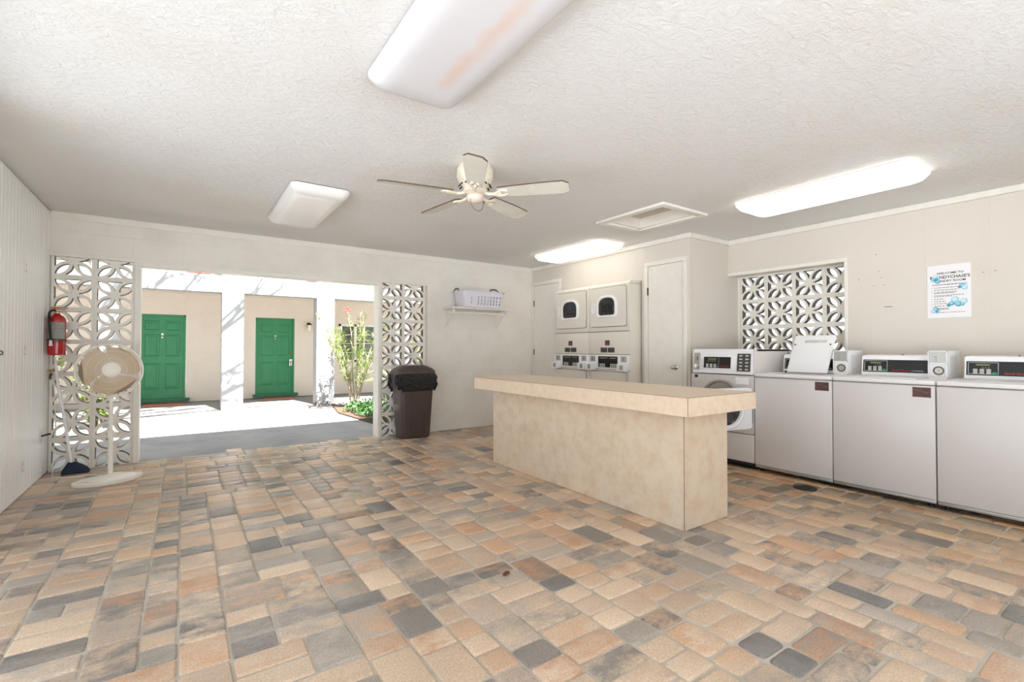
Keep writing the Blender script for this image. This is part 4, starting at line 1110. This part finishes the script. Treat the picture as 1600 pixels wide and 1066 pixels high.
b = nb(); box(b, -.03, .03, -.012, 0, -.02, .10, .004); tube(b, smooth_path([(0, -.01, .07), (0, -.05, .10), (0, -.09, .08)], 4), .010, 8); lathe(b, [(.06, .04), (.05, .06), (.015, .09)], 14, Matrix.Translation((.01, -.09, 0))); obj('bracket', b, m_lantern, t)
b = nb(); lathe(b, [(.03, -.11), (.045, -.1), (.045, .04), (.02, .045)], 14, Matrix.Translation((.01, -.09, 0))); obj('glass', b, m_lglass, t)

# ---- planting
def leaf_geo(vs, fs, p, d, ln, w, up=Vector((0, 0, 1))):
    d = d.normalized(); s = d.cross(up)
    if s.length < 1e-3: s = d.orthogonal()
    s.normalize(); n = s.cross(d); i = len(vs)
    mid = p + d * ln * .5 + n * ln * .06
    vs += [p, mid + s * w, p + d * ln - n * ln * .05, mid - s * w, mid - n * w * .25]
    fs += [(i, i + 1, i + 4), (i + 1, i + 2, i + 4), (i + 2, i + 3, i + 4), (i + 3, i, i + 4)]
def meshobj(name, vs, fs, m, parent):
    me = bpy.data.meshes.new(name); me.from_pydata([tuple(v) for v in vs], [], fs); me.materials.append(m)
    o = bpy.data.objects.new(name, me); C.objects.link(o); o.parent = parent; return o
def shrub(name, label, cat, loc, seed, stems, height, spread, ln, w, m, nleaf, start=.45, flower=False):
    rng = random.Random(seed); t = thing(name, label, cat, loc)
    b = nb(); vs, fs = [], []
    for s in range(stems):
        a = 2 * PI * s / stems + rng.uniform(-.4, .4); hgt = height * rng.uniform(.7, 1.05); sp = spread * rng.uniform(.3, 1)
        base = Vector((math.cos(a) * .05, math.sin(a) * .05, 0))
        pts = smooth_path([base, base + Vector((math.cos(a) * sp * .2, math.sin(a) * sp * .2, hgt * .35)), base + Vector((math.cos(a) * sp * .6 + rng.uniform(-.05, .05), math.sin(a) * sp * .6, hgt * .7)), base + Vector((math.cos(a) * sp, math.sin(a) * sp, hgt))], 6)
        tube(b, pts, [.016 * (1 - .7 * k / len(pts)) for k in range(len(pts))], 6)
        for q in range(3):
            k0 = rng.randint(int(len(pts) * start), len(pts) - 2); p = pts[k0]
            e = p + Vector((rng.uniform(-1, 1), rng.uniform(-1, 1), rng.uniform(.5, 1.3))) * .16
            tube(b, [p, e], [.006, .003], 5)
            for _ in range(nleaf // 4):
                tt = rng.random(); leaf_geo(vs, fs, p.lerp(e, tt), Vector((rng.uniform(-1, 1), rng.uniform(-1, 1), rng.uniform(-.1, 1))), ln * rng.uniform(.7, 1.1), w)
        for _ in range(nleaf):
            k0 = rng.uniform(start, 1) * (len(pts) - 1); p = pts[int(k0)]
            leaf_geo(vs, fs, p, Vector((rng.uniform(-1, 1), rng.uniform(-1, 1), rng.uniform(-.2, 1))), ln * rng.uniform(.7, 1.1), w)
    if flower:                                  # one tall shoot that carries the blossom
        tip = Vector((-.16, -.05, height * 1.03))
        P = smooth_path([(0, -.02, 0), (-.05, -.03, height * .4), (-.07, -.04, height * .75), tip], 8); n = len(P)
        tube(b, P, [.013 * (1 - .65 * k / n) for k in range(n)], 6)
        for _ in range(46): leaf_geo(vs, fs, P[rng.randint(n // 2, n - 1)], Vector((rng.uniform(-1, 1), rng.uniform(-1, 1), rng.uniform(-.1, 1))), ln * rng.uniform(.7, 1.1), w)
    obj('stems', b, m_bark, t)
    f = meshobj('leaves', vs, fs, m, t)
    if flower:
        b = nb(); p = Vector((-.16, -.05, height * 1.05))
        for k in range(7): lathe(b, [(.001, -.01), (.028, 0), (.02, .02), (.001, .024)], 8, Matrix.Translation(p + Vector((rng.uniform(-.06, .06), rng.uniform(-.05, .05), rng.uniform(-.05, .05)))))
        obj('blossom', b, m_flower, t)
    return t
shrub('oleander', 'tall leggy oleander shrub in front of the white column', 'shrub', (2.75, 9.35, -.01), 21, 13, 1.80, .76, .15, .0085, m_leaf, 84, .34, True)
shrub('oleander', 'pale green oleander shrub growing behind the right block screen', 'shrub', (4.25, 9.5, -.01), 33, 8, 1.5, .42, .14, .012, m_leaf, 40, .35)
shrub('croton_shrub', 'yellow green shrub seen through the left block screen', 'shrub', (-1.55, 7.9, -.01), 5, 9, 1.1, .38, .17, .03, m_leaf, 34, .2)
shrub('croton_shrub', 'low yellow green shrub close behind the pedestal fan screen', 'shrub', (-1.0, 9.0, -.01), 6, 8, .8, .30, .15, .028, m_leaf, 30, .15)
rng = random.Random(9); vs, fs = [], []
for _ in range(5200):
    u_, v_ = rng.random(), rng.random()
    y = 7.25 + 2.1 * v_; xl = 2.30 + (.12 if y < 8.6 else .05 + .35 * (y - 8.6))
    x = xl + u_ * 2.2
    if (x - 2.75) ** 2 + (y - 9.35) ** 2 < .1 or (x - 3.34) ** 2 + (y - 8.3) ** 2 < .06: continue
    hh = .03 + .15 * rng.random() * min(1, u_ * 9 + .2) * min(1, v_ * 8 + .3)
    leaf_geo(vs, fs, Vector((x, y, hh)), Vector((rng.uniform(-1, 1), rng.uniform(-1, .6), rng.uniform(.0, .9))), rng.uniform(.05, .085), .017)
gc = meshobj('ground_cover', vs, fs, m_leafd, None); tag(gc, 'low dense green ground cover bed at the right of the courtyard', 'plants', kind='stuff')
b = nb(); prism(b, [(2.40, 7.22), (4.7, 7.22), (4.7, 9.75), (2.45, 9.75), (2.28, 8.7)], -.0125, .012); tag(obj('planting_bed', b, m_soil, smooth=False), 'brown mulch bed under the ground cover', 'soil', kind='structure')
rng = random.Random(2); vs, fs = [], []
for _ in range(90):
    leaf_geo(vs, fs, Vector((rng.uniform(1.95, 2.75), rng.uniform(9.82, 10.18), rng.uniform(-.008, .004))), Vector((rng.uniform(-1, 1), rng.uniform(-1, 1), rng.uniform(0, .3))), .09, .02)
lt = meshobj('leaf_litter', vs, fs, m_deadleaf, None); tag(lt, 'fallen brown leaves scattered at the foot of the white column', 'leaves', kind='stuff')
# palm by the right post
t = thing('fan_palm', 'small palm with bright fronds beside the right post', 'palm', (3.34, 8.3, 0))
b = nb(); vs, fs = [], []; rng = random.Random(14)
cyl(b, (0, 0, -.01), (0, 0, .25), .05, .04); obj('trunk', b, m_bark, t)
b = nb()
for k in range(9):
    a = 2 * PI * k / 9 + .2; e = Vector((math.cos(a) * .42, math.sin(a) * .42, .62 + .12 * (k % 2)))
    tube(b, smooth_path([(0, 0, .2), e * .5 + Vector((0, 0, .18)), e], 4), .007, 5)
    d0 = Vector((math.cos(a), math.sin(a), -.15))
    for q in range(13):
        th = math.radians(-75 + 150 * q / 12); d = Matrix.Rotation(th, 3, Vector((-d0.z * 0 + math.cos(a) * .15, math.sin(a) * .15, 1))) @ d0
        leaf_geo(vs, fs, e, d, .34, .014)
obj('stalks', b, m_leaf, t); meshobj('fronds', vs, fs, m_leaf, t)
# bare tree over our own roof: throws its branch shadows on the building opposite
t = thing('bare_tree', 'bare branched tree left of the courtyard opening casting shadows on the columns', 'tree', (-2.7, 7.6, 0))
rng = random.Random(17); b = nb(); O = Vector((-2.7, 7.6, 0))
def twig(p, d, ln, r, depth):
    pts = [p]; q = p; dd = d.normalized()
    for k in range(4):
        dd = (dd + Vector((rng.uniform(-.3, .3), rng.uniform(-.15, .15), rng.uniform(-.2, .2)))).normalized(); q = q + dd * ln / 4
        q.z = max(q.z, 2.75); q.y = min(q.y, 9.4 - O.y); pts.append(q.copy())
    tube(b, pts, [r * (1 - .17 * k) for k in range(5)], 6)
    if depth:
        for k in range(2):
            nd = (dd + Vector((rng.uniform(-.9, .9), rng.uniform(-.4, .4), rng.uniform(-.8, .8)))).normalized()
            twig(pts[rng.choice((1, 2, 3))], nd, ln * .6, r * .6, depth - 1)
tube(b, smooth_path([(0, 0, -.01), (.06, .02, 1.0), (.02, -.03, 2.0), (.15, .0, 2.7)], 5), [.11 - .002 * k for k in range(16)], 10)
for ex, ey, ez in ((1.5, 8.8, 3.3), (1.3, 8.3, 4.5), (.5, 8.5, 5.2), (2.4, 8.2, 4.9), (.0, 8.8, 4.3), (1.0, 8.9, 2.95), (-.7, 9.0, 3.6), (-.4, 8.4, 5.4), (-1.8, 8.7, 4.5), (1.4, 8.6, 5.3), (1.3, 8.95, 4.5), (.6, 8.6, 5.7), (.1, 8.7, 5.5), (-.5, 8.8, 5.15), (1.9, 8.5, 5.6)):
    e = Vector((ex, ey, ez)) - O; s0 = Vector((.12, 0, 2.6)); m1 = s0.lerp(e, .4) + Vector((rng.uniform(-.1, .1), 0, rng.uniform(.1, .4))); m2 = s0.lerp(e, .75) + Vector((0, 0, rng.uniform(-.05, .25)))
    P = smooth_path([s0, m1, m2, e], 5); n = len(P)
    tube(b, P, [.042 * (1 - .62 * k / n) for k in range(n)], 7)
    for k in (5, 8, 11, 13, n - 1):
        dd = (P[k] - P[k - 1]).normalized() + Vector((rng.uniform(-.5, .5), rng.uniform(-.3, .3), rng.uniform(-.7, .7)))
        twig(P[k], dd, rng.uniform(.5, .9), .016, 2)
obj('branches', b, m_bark, t)

# ------------------------------------------------------------------ light and camera
w = bpy.data.worlds.new('sky'); scene.world = w; w.use_nodes = True
bg = w.node_tree.nodes['Background']; bg.inputs['Color'].default_value = (.84, .92, 1.0, 1); bg.inputs['Strength'].default_value = 0.95
sd = bpy.data.lights.new('sun', 'SUN'); sd.energy = 12.0; sd.angle = math.radians(.6); sd.color = (1, .99, .97)
so = bpy.data.objects.new('sun', sd); C.objects.link(so)
so.rotation_euler = Vector((-.2, 1.2, -2.17)).to_track_quat('-Z', 'Y').to_euler()

cam = bpy.data.cameras.new('camera'); co_ = bpy.data.objects.new('camera', cam); C.objects.link(co_)
f, a, p, r, hh = 746.04, .6042, .016, .0013, 1.1406
cam.sensor_fit = 'HORIZONTAL'; cam.sensor_width = 36; cam.lens = f / 1600 * 36; cam.clip_start = .05; cam.clip_end = 200
fw = Vector((math.sin(a) * math.cos(p), math.cos(a) * math.cos(p), math.sin(p))); rt = Vector((math.cos(a), -math.sin(a), 0)); up = rt.cross(fw)
rt2 = rt * math.cos(r) + up * math.sin(r); up2 = up * math.cos(r) - rt * math.sin(r)
Mx = Matrix((rt2, up2, -fw)).transposed().to_4x4(); Mx.translation = Vector((0, 0, hh))
co_.matrix_world = Mx
scene.camera = co_

scene.view_settings.view_transform = 'Standard'; scene.view_settings.look = 'None'
scene.view_settings.exposure = 1.22; scene.view_settings.gamma = 1.0; scene.view_settings.use_curve_mapping = False
scene.cycles.use_denoising = True
scene.cycles.max_bounces = 10; scene.cycles.diffuse_bounces = 7; scene.cycles.glossy_bounces = 4; scene.cycles.transmission_bounces = 4
scene.cycles.caustics_reflective = False; scene.cycles.caustics_refractive = False
scene.cycles.sample_clamp_indirect = 6.0
